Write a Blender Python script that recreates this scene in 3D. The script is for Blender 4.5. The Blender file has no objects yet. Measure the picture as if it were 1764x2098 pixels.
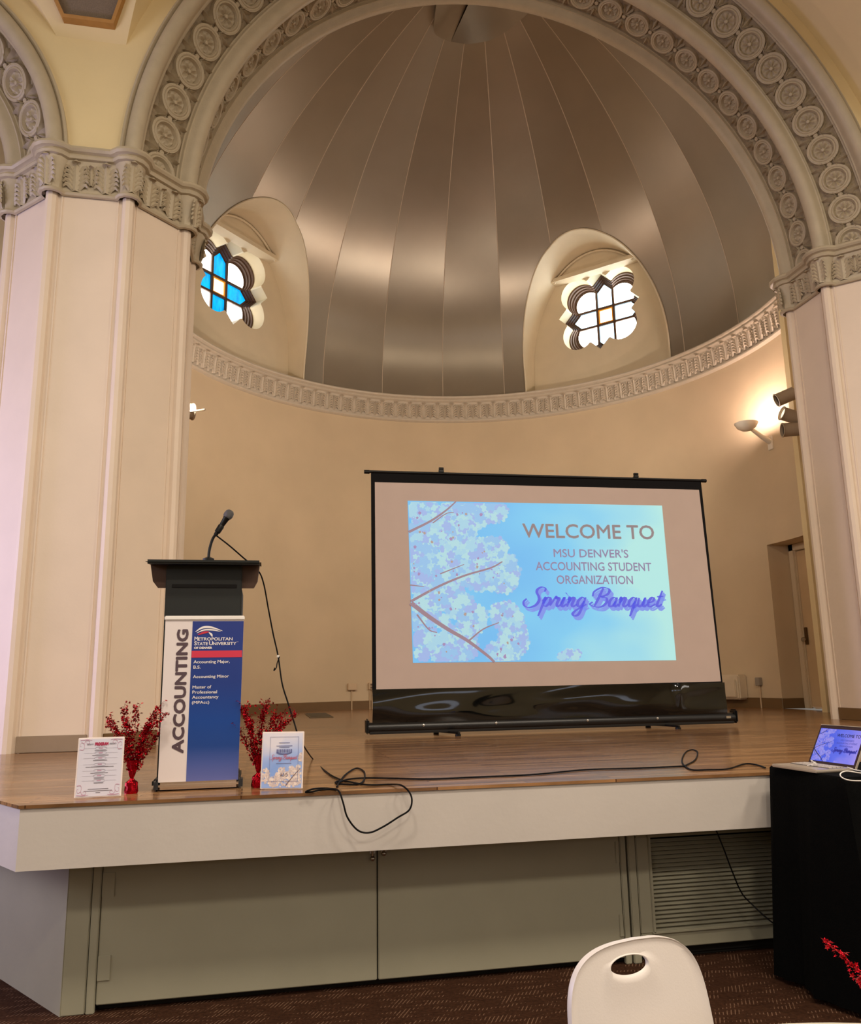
import bpy, bmesh, math, random
from mathutils import Vector, Matrix
from mathutils.geometry import tessellate_polygon

# ------------------------------------------------------------------ camera, world, lights, exposure
SC = bpy.context.scene
COL = SC.collection
CX, CY, CZ = -2.6221, -3.9608, 1.5015
YAW, PITCH, ROLL, FPX = 0.2029, 0.2005, -0.0177, 1678.1
IW, IH = 1764, 2098
_fw = Vector((math.sin(YAW)*math.cos(PITCH), math.cos(YAW)*math.cos(PITCH), math.sin(PITCH)))
_r0 = Vector((math.cos(YAW), -math.sin(YAW), 0))
_u0 = _r0.cross(_fw)
_r = _r0*math.cos(ROLL) + _u0*math.sin(ROLL)
_u = -_r0*math.sin(ROLL) + _u0*math.cos(ROLL)
CAM = Vector((CX, CY, CZ))
cd = bpy.data.cameras.new('camera')
cd.sensor_fit = 'HORIZONTAL'; cd.sensor_width = 36; cd.lens = FPX*36/IW
cd.clip_start = 0.05; cd.clip_end = 200
co = bpy.data.objects.new('camera', cd); COL.objects.link(co)
co.matrix_world = Matrix(((_r.x, _u.x, -_fw.x, CX), (_r.y, _u.y, -_fw.y, CY), (_r.z, _u.z, -_fw.z, CZ), (0, 0, 0, 1)))
SC.camera = co
SC.view_settings.view_transform = 'Standard'
SC.view_settings.look = 'None'
SC.view_settings.gamma = 1.0
SC.view_settings.use_curve_mapping = False
SC.view_settings.exposure = 0.0

W = bpy.data.worlds.new('world'); SC.world = W; W.use_nodes = True
W.node_tree.nodes['Background'].inputs[0].default_value = (1.0, 0.90, 0.78, 1)
W.node_tree.nodes['Background'].inputs[1].default_value = 0.20

def lamp(name, kind, loc, power, col, size=0.3, size_y=None, aim=None, spot=None):
    d = bpy.data.lights.new(name, kind); d.energy = power; d.color = col
    if kind == 'AREA':
        d.size = size
        if size_y: d.shape = 'RECTANGLE'; d.size_y = size_y
        else: d.shape = 'DISK'
    else:
        d.shadow_soft_size = size
    if spot: d.spot_size = spot; d.spot_blend = 0.6
    o = bpy.data.objects.new(name, d); COL.objects.link(o); o.location = loc
    if aim is not None:
        o.rotation_euler = (Vector(aim)-Vector(loc)).to_track_quat('-Z', 'Y').to_euler()
    return o
WARM = (1.0, 0.87, 0.71)
# chandeliers of the hall (behind and above the photographer), tall windows of the hall's left side
for (x, y) in ((-3.4, -3.2), (0.6, -3.2), (3.6, -3.2), (-2.0, -7.5), (2.5, -7.5)):
    lamp('hall_chandelier_light', 'AREA', (x, y, 7.4), 185, WARM, 0.9, aim=(x*0.9, y+0.9, 1.0))
lamp('hall_window_daylight', 'AREA', (-9.3, -4.0, 4.2), 210, (0.92, 0.92, 1.0), 9.0, 1.5, aim=(0.0, -4.0, 3.6))
lamp('side_window_daylight', 'AREA', (-8.9, 2.3, 2.4), 210, (0.62, 0.58, 1.0), 1.6, 3.0, aim=(-4.2, 1.3, 2.0))
lamp('hall_window_daylight', 'AREA', (9.3, -4.0, 4.2), 170, (1.0, 0.94, 0.88), 9.0, 1.5, aim=(0.0, -4.0, 3.6))
# stage lighting: warm floods from behind the two piers onto the curved wall
lamp('stage_flood', 'SPOT', (3.55, 4.75, 4.55), 285, (1.0, 0.87, 0.74), 0.15, aim=(-1.2, 10.2, 5.2), spot=2.2)
lamp('stage_flood', 'SPOT', (-3.55, 4.75, 4.55), 285, (1.0, 0.87, 0.74), 0.15, aim=(1.2, 10.2, 5.2), spot=2.2)

# ------------------------------------------------------------------ helpers
def ray(x, y):
    return _fw + _r*((x-IW/2)/FPX) + _u*((IH/2-y)/FPX)
def onz(x, y, z):
    d = ray(x, y); return CAM + d*((z-CZ)/d.z)
def ony(x, y, Y):
    d = ray(x, y); return CAM + d*((Y-CY)/d.y)

def lin(c):
    return tuple(((v/255)/12.92 if v/255 <= 0.04045 else ((v/255+0.055)/1.055)**2.4) for v in c) + (1.0,)

MATS = {}
def mat(name, rgb, rough=0.6, metal=0.0, var=0.06, scale=6.0, bump=0.0, bscale=40.0, emit=None, estr=0.0, spec=0.5, coat=0.0):
    """procedural material: base colour broken by noise, optional fine relief"""
    if name in MATS: return MATS[name]
    m = bpy.data.materials.new(name); m.use_nodes = True
    nt = m.node_tree; b = nt.nodes['Principled BSDF']
    base = lin(rgb)
    tc = nt.nodes.new('ShaderNodeTexCoord')
    nz = nt.nodes.new('ShaderNodeTexNoise'); nz.inputs['Scale'].default_value = scale; nz.inputs['Detail'].default_value = 4
    nt.links.new(tc.outputs['Object'], nz.inputs['Vector'])
    rp = nt.nodes.new('ShaderNodeMapRange')
    rp.inputs['From Min'].default_value = 0.3; rp.inputs['From Max'].default_value = 0.7
    rp.inputs['To Min'].default_value = 1-var; rp.inputs['To Max'].default_value = 1+var
    nt.links.new(nz.outputs['Fac'], rp.inputs['Value'])
    mx = nt.nodes.new('ShaderNodeVectorMath'); mx.operation = 'SCALE'; mx.inputs[0].default_value = base[:3]
    nt.links.new(rp.outputs[0], mx.inputs['Scale'])
    nt.links.new(mx.outputs[0], b.inputs['Base Color'])
    b.inputs['Roughness'].default_value = rough; b.inputs['Metallic'].default_value = metal
    b.inputs['Specular IOR Level'].default_value = spec; b.inputs['Coat Weight'].default_value = coat
    if bump:
        n2 = nt.nodes.new('ShaderNodeTexNoise'); n2.inputs['Scale'].default_value = bscale; n2.inputs['Detail'].default_value = 5
        nt.links.new(tc.outputs['Object'], n2.inputs['Vector'])
        bp = nt.nodes.new('ShaderNodeBump'); bp.inputs['Strength'].default_value = bump; bp.inputs['Distance'].default_value = 0.01
        nt.links.new(n2.outputs['Fac'], bp.inputs['Height']); nt.links.new(bp.outputs[0], b.inputs['Normal'])
    if emit:
        b.inputs['Emission Color'].default_value = lin(emit); b.inputs['Emission Strength'].default_value = estr
    MATS[name] = m
    return m

class MB:
    """collects vertices and faces of one mesh"""
    def __init__(s): s.v = []; s.f = []; s.m = []
    def add(s, vs, fs, mi=0):
        o = len(s.v); s.v += [tuple(v) for v in vs]; s.f += [tuple(i+o for i in f) for f in fs]; s.m += [mi]*len(fs); return s
    def box(s, c, d, mi=0, M=None):
        hx, hy, hz = d[0]/2, d[1]/2, d[2]/2
        vs = [Vector((c[0]+sx*hx, c[1]+sy*hy, c[2]+sz*hz)) for sx in (-1, 1) for sy in (-1, 1) for sz in (-1, 1)]
        if M is not None: vs = [M @ v for v in vs]
        return s.add(vs, [(0,1,3,2), (4,6,7,5), (0,4,5,1), (2,3,7,6), (0,2,6,4), (1,5,7,3)], mi)
    def bev(s, c, d, b=0.01, mi=0, M=None):
        """box with chamfered edges"""
        bm = bmesh.new(); bmesh.ops.create_cube(bm, size=1)
        for v in bm.verts: v.co = Vector((c[0]+v.co.x*d[0], c[1]+v.co.y*d[1], c[2]+v.co.z*d[2]))
        bmesh.ops.bevel(bm, geom=bm.edges[:], offset=min(b, min(d)*0.45), segments=2, affect='EDGES')
        bm.verts.index_update()
        vs = [M @ v.co if M is not None else v.co.copy() for v in bm.verts]
        s.add(vs, [[v.index for v in f.verts] for f in bm.faces], mi); bm.free(); return s
    def grid(s, rows, closed=False, mi=0, flip=False):
        n = len(rows[0]); o = []; fs = []
        for r in rows: o += r
        for i in range(len(rows)-1):
            for j in range(n if closed else n-1):
                k = (j+1) % n; q = (i*n+j, i*n+k, (i+1)*n+k, (i+1)*n+j)
                fs.append(q[::-1] if flip else q)
        return s.add(o, fs, mi)
    def lathe(s, prof, n=24, c=(0,0,0), mi=0, M=None):
        rows = []
        for r, z in prof:
            row = [Vector((c[0]+r*math.cos(2*math.pi*i/n), c[1]+r*math.sin(2*math.pi*i/n), c[2]+z)) for i in range(n)]
            if M is not None: row = [M @ v for v in row]
            rows.append(row)
        return s.grid(rows, True, mi)
    def tube(s, pts, r, n=8, mi=0, cap=True):
        pts = [Vector(p) for p in pts]; rows = []; up = Vector((0, 0, 1)); pn = None
        for i, p in enumerate(pts):
            t = (pts[min(i+1, len(pts)-1)] - pts[max(i-1, 0)])
            if t.length < 1e-9: t = Vector((0, 0, 1))
            t.normalize()
            if pn is None:
                pn = t.cross(up) if abs(t.dot(up)) < 0.95 else t.cross(Vector((1, 0, 0)))
            pn = (pn - t*pn.dot(t))
            if pn.length < 1e-6: pn = t.orthogonal()
            pn.normalize(); bn = t.cross(pn)
            rr = r[i] if isinstance(r, (list, tuple)) else r
            rows.append([p + (pn*math.cos(2*math.pi*k/n) + bn*math.sin(2*math.pi*k/n))*rr for k in range(n)])
        s.grid(rows, True, mi)
        if cap:
            o = len(s.v)-len(rows)*n
            s.f += [tuple(o+k for k in range(n))[::-1], tuple(o+(len(rows)-1)*n+k for k in range(n))]; s.m += [mi, mi]
        return s
    def poly(s, loops, mp=lambda x, y: (x, y, 0), mi=0):
        """flat face from an outline and holes, 2D -> 3D by mp"""
        tri = tessellate_polygon([[Vector((x, y, 0)) for x, y in l] for l in loops])
        fl = [p for l in loops for p in l]
        return s.add([mp(x, y) for x, y in fl], [tuple(t) for t in tri], mi)
    def mesh(s, name, mats, smooth=None):
        me = bpy.data.meshes.new(name); me.from_pydata(s.v, [], s.f)
        if not isinstance(mats, (list, tuple)): mats = [mats]
        for m in mats: me.materials.append(m)
        if len(mats) > 1: me.polygons.foreach_set('material_index', s.m)
        me.validate(); me.update()
        if smooth is not None:
            me.shade_smooth(); me.set_sharp_from_angle(angle=math.radians(smooth))
        return me
def link(name, me, parent=None, M=None):
    o = bpy.data.objects.new(name, me); COL.objects.link(o)
    if parent is not None: o.parent = parent
    if M is not None: o.matrix_local = M
    return o
def part(name, mb, mats, parent, smooth=40, M=None, label=None):
    o = link(name, mb.mesh(name, mats, smooth), parent, M)
    if label: o['label'] = label
    return o
def tag(o, label, cat=None, group=None, kind=None):
    if label: o['label'] = label
    if cat: o['category'] = cat
    if group: o['group'] = group
    if kind: o['kind'] = kind
    return o
def thing(name, label, cat, loc=(0,0,0), rz=0.0, group=None, kind=None):
    o = bpy.data.objects.new(name, None); COL.objects.link(o); o.empty_display_size = 0.1
    o.location = loc; o.rotation_euler = (0, 0, rz)
    return tag(o, label, cat, group, kind)
def tmat(loc, rz=0.0, rx=0.0, ry=0.0, s=1.0):
    return Matrix.Translation(loc) @ Matrix.Rotation(rz, 4, 'Z') @ Matrix.Rotation(ry, 4, 'Y') @ Matrix.Rotation(rx, 4, 'X') @ Matrix.Scale(s, 4)
def crom(pts, n=8):
    """Catmull-Rom through points (tuples or Vectors)"""
    P = [Vector(p) for p in pts]; out = []
    for i in range(len(P)-1):
        a = P[i-1] if i else P[0]*2-P[1]; b = P[i]; c = P[i+1]; d = P[i+2] if i+2 < len(P) else P[-1]*2-P[-2]
        for k in range(n):
            t = k/n
            out.append(0.5*((2*b) + (c-a)*t + (2*a-5*b+4*c-d)*t*t + (3*b-a-3*c+d)*t**3))
    out.append(P[-1]); return out
def text_poly(txt, off=0.0):
    """mesh of a line of lettering, normalised to its bounding box; returns (verts 0..1, faces, aspect)"""
    cu = bpy.data.curves.new('lettering', 'FONT'); cu.body = txt; cu.offset = off; cu.resolution_u = 3; cu.align_x = 'LEFT'
    ob = bpy.data.objects.new('lettering', cu); COL.objects.link(ob)
    dg = bpy.context.evaluated_depsgraph_get(); me = bpy.data.meshes.new_from_object(ob.evaluated_get(dg))
    vs = [v.co.copy() for v in me.vertices]; fs = [tuple(p.vertices) for p in me.polygons]
    bpy.data.objects.remove(ob); bpy.data.curves.remove(cu); bpy.data.meshes.remove(me)
    x0 = min(v.x for v in vs); x1 = max(v.x for v in vs); y0 = min(v.y for v in vs); y1 = max(v.y for v in vs)
    return [((v.x-x0)/(x1-x0), (v.y-y0)/(y1-y0)) for v in vs], fs, (x1-x0)/(y1-y0)
# one-stroke script lettering for the banquet title
GL = {
 'S': (1.5, [[(1.45,1.6),(1.45,1.95),(1.05,2.1),(.7,1.85),(.72,1.5),(1.0,1.1),(1.15,.65),(.95,.15),(.4,-.1),(-.1,.08),(-.3,.5),(-.1,.85)]]),
 'p': (1.0, [[(0,.55),(.22,1.0),(.16,.5),(.0,-1.0)], [(.1,.3),(.35,.9),(.65,.95),(.75,.5),(.5,.05),(.2,.12)]]),
 'r': (.85, [[(-.15,.1),(.22,1.08),(.28,.86),(.55,.95),(.48,.3),(.62,0),(.9,.25)]]),
 'i': (.6, [[(0,.3),(.2,1.0),(.13,.2),(.28,0),(.6,.3)], [(.25,1.4),(.3,1.45)]]),
 'n': (1.0, [[(0,.7),(.15,1),(.1,0)], [(.12,.4),(.4,.95),(.6,.9),(.53,.2),(.7,0),(1.0,.25)]]),
 'g': (.95, [[(.65,.85),(.35,1.0),(.05,.6),(.15,.05),(.45,.1),(.65,.6)], [(.7,1.0),(.6,0),(.45,-.8),(.1,-1.0),(-.15,-.75),(.2,-.3),(.95,.25)]]),
 ' ': (.65, []),
 'B': (1.55, [[(.6,2.0),(.4,1.0),(.2,.05)], [(-.25,1.1),(-.2,1.65),(.5,2.08),(1.25,1.85),(1.15,1.3),(.6,1.05),(1.15,.95),(1.3,.45),(.9,-.02),(.2,0),(-.3,.25),(-.1,.5)]]),
 'a': (.98, [[(.65,.85),(.35,1.0),(.05,.6),(.15,.05),(.45,.1),(.65,.6)], [(.7,1.0),(.62,.2),(.75,0),(1.0,.28)]]),
 'q': (.95, [[(.65,.85),(.35,1.0),(.05,.6),(.15,.05),(.45,.1),(.65,.6)], [(.7,1.0),(.6,0),(.5,-1.05)], [(.58,-.2),(.75,0),(.95,.25)]]),
 'u': (1.0, [[(0,.95),(.05,.3),(.2,0),(.45,.2),(.6,.95)], [(.65,1),(.6,.2),(.75,0),(1.0,.28)]]),
 'e': (.8, [[(.05,.4),(.5,.6),(.5,.95),(.25,.95),(.05,.5),(.2,.02),(.5,.05),(.82,.3)]]),
 't': (.7, [[(.4,1.75),(.22,.3),(.37,0),(.7,.28)], [(0,1.08),(.65,1.13)]]),
}
def script_poly(txt, wid=0.13):
    vs = []; fs = []; x = 0
    for ch in txt:
        adv, st = GL[ch]
        for s in st:
            P = [(p.x+x+0.32*p.y, p.y) for p in crom([(a, b, 0) for a, b in s], 6)]
            o = len(vs)
            for i, p in enumerate(P):
                a = P[max(i-1, 0)]; b = P[min(i+1, len(P)-1)]
                tx, ty = b[0]-a[0], b[1]-a[1]; L = math.hypot(tx, ty) or 1; tx /= L; ty /= L
                w = wid*(0.35+0.65*max(0, abs(ty*0.95+tx*0.3))) * (0.6+0.4*math.sin(math.pi*i/(len(P)-1)))
                vs.append((p[0]-ty*w, p[1]+tx*w)); vs.append((p[0]+ty*w, p[1]-tx*w))
            for i in range(len(P)-1): fs.append((o+2*i, o+2*i+1, o+2*i+3, o+2*i+2))
        x += adv
    x0 = min(v[0] for v in vs); x1 = max(v[0] for v in vs); y0 = min(v[1] for v in vs); y1 = max(v[1] for v in vs)
    return [((a-x0)/(x1-x0), (b-y0)/(y1-y0)) for a, b in vs], fs, (x1-x0)/(y1-y0)

# ------------------------------------------------------------------ materials
M_PIER = mat('pier paint', (226, 208, 188), 0.55, var=0.03, scale=2.5, bump=0.12, bscale=25)
M_CREAM = mat('cream plaster', (232, 212, 165), 0.7, var=0.03, scale=2.0, bump=0.15, bscale=30)
M_APSE = mat('tan apse plaster', (208, 186, 153), 0.65, var=0.05, scale=1.3, bump=0.15, bscale=12)
M_STUCCO = mat('taupe stucco ornament', (186, 172, 146), 0.45, var=0.05, scale=9, bump=0.15, bscale=60)
M_STUCCO_D = mat('taupe stucco field', (150, 134, 108), 0.65, var=0.16, scale=26, bump=0.9, bscale=38)
M_DOME = mat('satin bronze paint', (156, 145, 129), 0.33, metal=0.6, var=0.05, scale=1.2, bump=0.03, bscale=60)
def brushed(m, an=0.85):
    nt = m.node_tree; b = nt.nodes['Principled BSDF']; b.inputs['Anisotropic'].default_value = an
    g = nt.nodes.new('ShaderNodeNewGeometry'); c = nt.nodes.new('ShaderNodeVectorMath'); c.operation = 'CROSS_PRODUCT'; c.inputs[1].default_value = (0, 0, 1)
    nt.links.new(g.outputs['Normal'], c.inputs[0]); n_ = nt.nodes.new('ShaderNodeVectorMath'); n_.operation = 'NORMALIZE'; nt.links.new(c.outputs[0], n_.inputs[0])
    nt.links.new(n_.outputs[0], b.inputs['Tangent'])
brushed(M_DOME)
M_BATTEN = mat('pale seam line', (196, 178, 156), 0.5)
M_NICHE = mat('niche plaster', (218, 202, 172), 0.6, var=0.03, scale=3, bump=0.1, bscale=20)
M_BASEB = mat('brown vinyl baseboard', (112, 84, 50), 0.45, var=0.05)
M_BASEG = mat('grey brown pier baseboard', (150, 130, 108), 0.45, var=0.05)
M_FASCIA = mat('white stage fascia paint', (200, 192, 184), 0.5, var=0.03, scale=3, bump=0.08, bscale=30)
M_CAB = mat('sage grey cabinet paint', (152, 148, 128), 0.5, var=0.03, scale=4, bump=0.06, bscale=30)
M_GAP = mat('dark gap', (18, 15, 12), 0.9)
M_BLACK = mat('black plastic', (9, 8, 8), 0.4, var=0.05, spec=0.3)
M_CLOTH = mat('black cloth', (4, 4, 4), 1.0, var=0.2, scale=30, bump=0.3, bscale=200, spec=0.1)
M_CABLE = mat('black rubber cable', (7, 5, 6), 0.6, spec=0.15)
M_STEEL = mat('brushed steel', (190, 186, 180), 0.25, metal=1.0)
M_WHITE = mat('white plastic', (228, 222, 216), 0.35, var=0.02)
# ------------------------------------------------------------------ room shell
FLOOR = 0.07; DECK = 1.0
XA, YC, RA = 0.079, 6.179, 4.506          # apse plan circle
ZC0, ZC1 = 6.286, 6.76                    # apse cornice
DH, DAY = 4.586, 5.228                    # dome height, y of its apex
ZS = 5.986                                # springing of the arches
OC, OAP, OSD = 4.184, 0.76, 0.315         # octagonal piers: centre x, apothem, half side
OCY = 3.73
ZB, ZT = 5.665, 6.106                     # capitals

def carpet_mat():
    m = mat('brown carpet', (60, 38, 26), 1.0, var=0.3, scale=60, bump=0.6, bscale=300, spec=0.05)
    nt = m.node_tree; b = nt.nodes['Principled BSDF']
    tc = nt.nodes.new('ShaderNodeTexCoord')
    mp = nt.nodes.new('ShaderNodeMapping'); mp.inputs['Rotation'].default_value = (0, 0, 0.5); nt.links.new(tc.outputs['Object'], mp.inputs[0])
    wv = nt.nodes.new('ShaderNodeTexWave'); wv.inputs['Scale'].default_value = 19; wv.inputs['Distortion'].default_value = 1.0
    nt.links.new(mp.outputs[0], wv.inputs[0])
    nz = nt.nodes.new('ShaderNodeTexNoise'); nz.inputs['Scale'].default_value = 13; nz.inputs['Detail'].default_value = 1
    mp2 = nt.nodes.new('ShaderNodeMapping'); mp2.inputs['Scale'].default_value = (0.6, 2.0, 1); nt.links.new(tc.outputs['Object'], mp2.inputs[0])
    nt.links.new(mp2.outputs[0], nz.inputs[0])
    r1 = nt.nodes.new('ShaderNodeMapRange'); r1.inputs[1].default_value = 0.75; r1.inputs[2].default_value = 0.95; nt.links.new(wv.outputs['Fac'], r1.inputs[0])
    r2 = nt.nodes.new('ShaderNodeMapRange'); r2.inputs[1].default_value = 0.52; r2.inputs[2].default_value = 0.6; nt.links.new(nz.outputs['Fac'], r2.inputs[0])
    mu = nt.nodes.new('ShaderNodeMath'); mu.operation = 'MULTIPLY'; nt.links.new(r1.outputs[0], mu.inputs[0]); nt.links.new(r2.outputs[0], mu.inputs[1])
    old = b.inputs['Base Color'].links[0].from_socket
    mix = nt.nodes.new('ShaderNodeMix'); mix.data_type = 'RGBA'; nt.links.new(mu.outputs[0], mix.inputs['Factor'])
    nt.links.new(old, mix.inputs['A']); mix.inputs['B'].default_value = lin((116, 88, 70))
    nt.links.new(mix.outputs['Result'], b.inputs['Base Color'])
    return m
def wood_mat():
    m = mat('varnished strip wood', (176, 126, 78), 0.26, var=0.12, scale=3)
    nt = m.node_tree; b = nt.nodes['Principled BSDF']
    tc = nt.nodes.new('ShaderNodeTexCoord')
    br = nt.nodes.new('ShaderNodeTexBrick'); nt.links.new(tc.outputs['Object'], br.inputs['Vector'])
    br.inputs['Scale'].default_value = 1.0; br.inputs['Brick Width'].default_value = 0.9; br.inputs['Row Height'].default_value = 0.06
    br.inputs['Mortar Size'].default_value = 0.004; br.inputs['Mortar Smooth'].default_value = 0.3; br.inputs['Bias'].default_value = 0.0
    br.inputs['Color1'].default_value = lin((168, 124, 82)); br.inputs['Color2'].default_value = lin((116, 80, 50)); br.inputs['Mortar'].default_value = lin((84, 54, 32))
    gr = nt.nodes.new('ShaderNodeTexNoise'); mp = nt.nodes.new('ShaderNodeMapping'); mp.inputs['Scale'].default_value = (2.2, 60, 1)
    nt.links.new(tc.outputs['Object'], mp.inputs[0]); nt.links.new(mp.outputs[0], gr.inputs['Vector']); gr.inputs['Scale'].default_value = 1.6; gr.inputs['Detail'].default_value = 5
    rg = nt.nodes.new('ShaderNodeMapRange'); rg.inputs[1].default_value = 0.3; rg.inputs[2].default_value = 0.7; rg.inputs[3].default_value = 0.6; rg.inputs[4].default_value = 1.25
    nt.links.new(gr.outputs['Fac'], rg.inputs[0])
    sc = nt.nodes.new('ShaderNodeVectorMath'); sc.operation = 'SCALE'; nt.links.new(br.outputs['Color'], sc.inputs[0]); nt.links.new(rg.outputs[0], sc.inputs['Scale'])
    nt.links.new(sc.outputs[0], b.inputs['Base Color'])
    rr = nt.nodes.new('ShaderNodeMapRange'); rr.inputs[3].default_value = 0.09; rr.inputs[4].default_value = 0.30; nt.links.new(gr.outputs['Fac'], rr.inputs[0]); nt.links.new(rr.outputs[0], b.inputs['Roughness'])
    bp = nt.nodes.new('ShaderNodeBump'); bp.inputs['Strength'].default_value = 0.12; bp.inputs['Distance'].default_value = 0.004
    nt.links.new(gr.outputs['Fac'], bp.inputs['Height']); nt.links.new(bp.outputs[0], b.inputs['Normal'])
    return m
M_CARPET = carpet_mat(); M_WOOD = wood_mat()

def struct(name, mb, mats, label, cat=None, smooth=40):
    o = link(name, mb.mesh(name, mats, smooth)); return tag(o, label, cat, None, 'structure')
struct('floor', MB().box((0, -3, FLOOR-0.05), (22, 18, 0.1)), M_CARPET, 'dark brown patterned carpet of the hall floor in front of the stage', 'floor')

# --- stage
stage = thing('stage', 'raised stage with varnished strip wood deck and white fascia', 'stage', (0, 0, FLOOR))
SM = Matrix.Translation((0, 0, -FLOOR))
ch = [(-3.621, 0), (-5.5, 2.85), (-5.5, 4.6), (5.5, 4.6), (5.5, 2.85), (3.621, 0)]
apse_poly = [(XA+(RA+0.02)*math.cos(math.radians(a)), YC+(RA+0.02)*math.sin(math.radians(a))) for a in range(-20, 201, 4)]
deckp = [(-3.626, -0.008), (3.626, -0.008), (5.508, 2.85), (5.508, 4.62)] + apse_poly + [(-5.508, 4.62), (-5.508, 2.85)]
mb = MB().poly([deckp], lambda x, y: (x, y, DECK))
nb = len(deckp)
mb.add([(x, y, DECK) for x, y in deckp] + [(x, y, DECK-0.014) for x, y in deckp], [(i, i+nb, (i+1) % nb+nb, (i+1) % nb) for i in range(nb)])
part('deck', mb, M_WOOD, stage, M=SM, label='varnished strip wood deck')
def slab(p, q, z0, z1, th, y_in=True):
    """upright board between plan points p,q; th thick to the inside (left of p->q)"""
    d = Vector((q[0]-p[0], q[1]-p[1], 0)); n = Vector((-d.y, d.x, 0)).normalized()*th
    a = Vector((p[0], p[1], 0)); b = Vector((q[0], q[1], 0))
    vs = [a+Vector((0,0,z0)), b+Vector((0,0,z0)), b+n+Vector((0,0,z0)), a+n+Vector((0,0,z0)), a+Vector((0,0,z1)), b+Vector((0,0,z1)), b+n+Vector((0,0,z1)), a+n+Vector((0,0,z1))]
    return vs, [(3,2,1,0), (4,5,6,7), (0,1,5,4), (1,2,6,5), (2,3,7,6), (3,0,4,7)]
ZF = 0.733
for nm, p, q in (('front_fascia', (-3.621, 0), (3.621, 0)), ('side_fascia', (-5.5, 2.85), (-3.621, 0)), ('side_fascia', (3.621, 0), (5.5, 2.85))):
    part(nm, MB().add(*slab(p, q, ZF, DECK-0.0135, 0.045)), M_FASCIA, stage, M=SM)
# underside of the overhang
part('overhang_soffit', MB().box((0, 0.15, ZF+0.012), (7.0, 0.22, 0.02)), M_FASCIA, stage, M=SM)
CYF = 0.262
part('cabinet_carcass', MB().box((0.0, CYF+0.09, 0.42), (6.7, 0.1, 0.66)), M_GAP, stage, M=SM)
def board(name, x0, x1, z0, z1, m=M_CAB, th=0.03, y=CYF, b=0.004, parent=None):
    return part(name, MB().bev(((x0+x1)/2, y+th/2, (z0+z1)/2), (x1-x0, th, z1-z0), b), m, parent or stage, M=SM if parent is None else None)
for s in (-1, 1):
    a = (s*3.46, CYF); b_ = (s*5.25, 2.85)
    p, q = (b_, a) if s < 0 else (a, b_)
    part('side_panel', MB().add(*slab(p, q, FLOOR, ZF+0.02, 0.04)), M_CAB, stage, M=SM)
board('corner_post', -3.46, -3.357, FLOOR, ZF+0.02)
board('corner_stile', -3.353, -3.316, FLOOR, ZF+0.02, y=CYF-0.006)
board('mullion', -0.785, -0.752, FLOOR, ZF+0.02)
board('mullion', -0.742, -0.70, FLOOR, ZF+0.02, y=CYF-0.004)
board('top_rail', -0.695, 3.46, 0.672, ZF+0.02)
board('bottom_rail', -0.695, 3.46, FLOOR+0.06, 0.205)
board('stile', -0.695, -0.615, 0.205, 0.672)
board('stile', 0.6, 3.46, 0.205, 0.672)
board('toe_kick', -3.31, 3.46, FLOOR, FLOOR+0.07, M_GAP, y=CYF+0.05)
for (x0, x1, hs) in ((-3.313, -2.052, -1), (-2.046, -0.789, 1)):
    d = board('cabinet_door', x0, x1, 0.103, ZF+0.02, th=0.028)
    hx = x0+0.028 if hs < 0 else x1-0.012
    for hz in (0.605, 0.255):
        part('hinge', MB().bev((hx, CYF-0.003, hz), (0.055 if hs < 0 else 0.02, 0.006, 0.105), 0.002), M_CAB, d)
    bx = x1-0.022 if hs < 0 else x0+0.028
    dz = 0.0 if hs < 0 else 0.02
    bolt = MB().tube([(bx, CYF-0.016, ZF+0.02), (bx, CYF-0.016, 0.655+dz)], 0.0055, 8)
    bolt.lathe([(0.001, -0.013), (0.008, -0.011), (0.0125, -0.004), (0.0125, 0.003), (0.007, 0.011), (0.001, 0.013)], 14, (bx, CYF-0.016, 0.65+dz))
    part('bolt', bolt, M_STEEL, d, label='steel drop bolt with a ball end')
    part('bolt_plate', MB().bev((bx, CYF-0.006, 0.70), (0.026, 0.006, 0.06), 0.002), M_STEEL, d)
# louvred vent in the cabinet front
vent = part('vent_grille', MB().box((0, CYF+0.045, 0.44), (1.22, 0.01, 0.47)), M_GAP, stage, M=SM)
zz = 0.215; k = 0
while zz < 0.665:
    sl = MB().bev((0, 0, 0), (1.215, 0.023, 0.0045), 0.0015)
    part('slat', sl, M_CAB, vent, M=tmat((-0.008, CYF+0.018, zz), rx=0.62))
    zz += 0.0205
part('vent_frame', MB().bev((-0.008, CYF-0.004, 0.674), (1.25, 0.012, 0.014), 0.003).bev((-0.008, CYF-0.004, 0.208), (1.25, 0.012, 0.014), 0.003).bev((-0.622, CYF-0.004, 0.44), (0.014, 0.012, 0.47), 0.003).bev((0.606, CYF-0.004, 0.44), (0.014, 0.012, 0.47), 0.003), M_CAB, vent)

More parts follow.
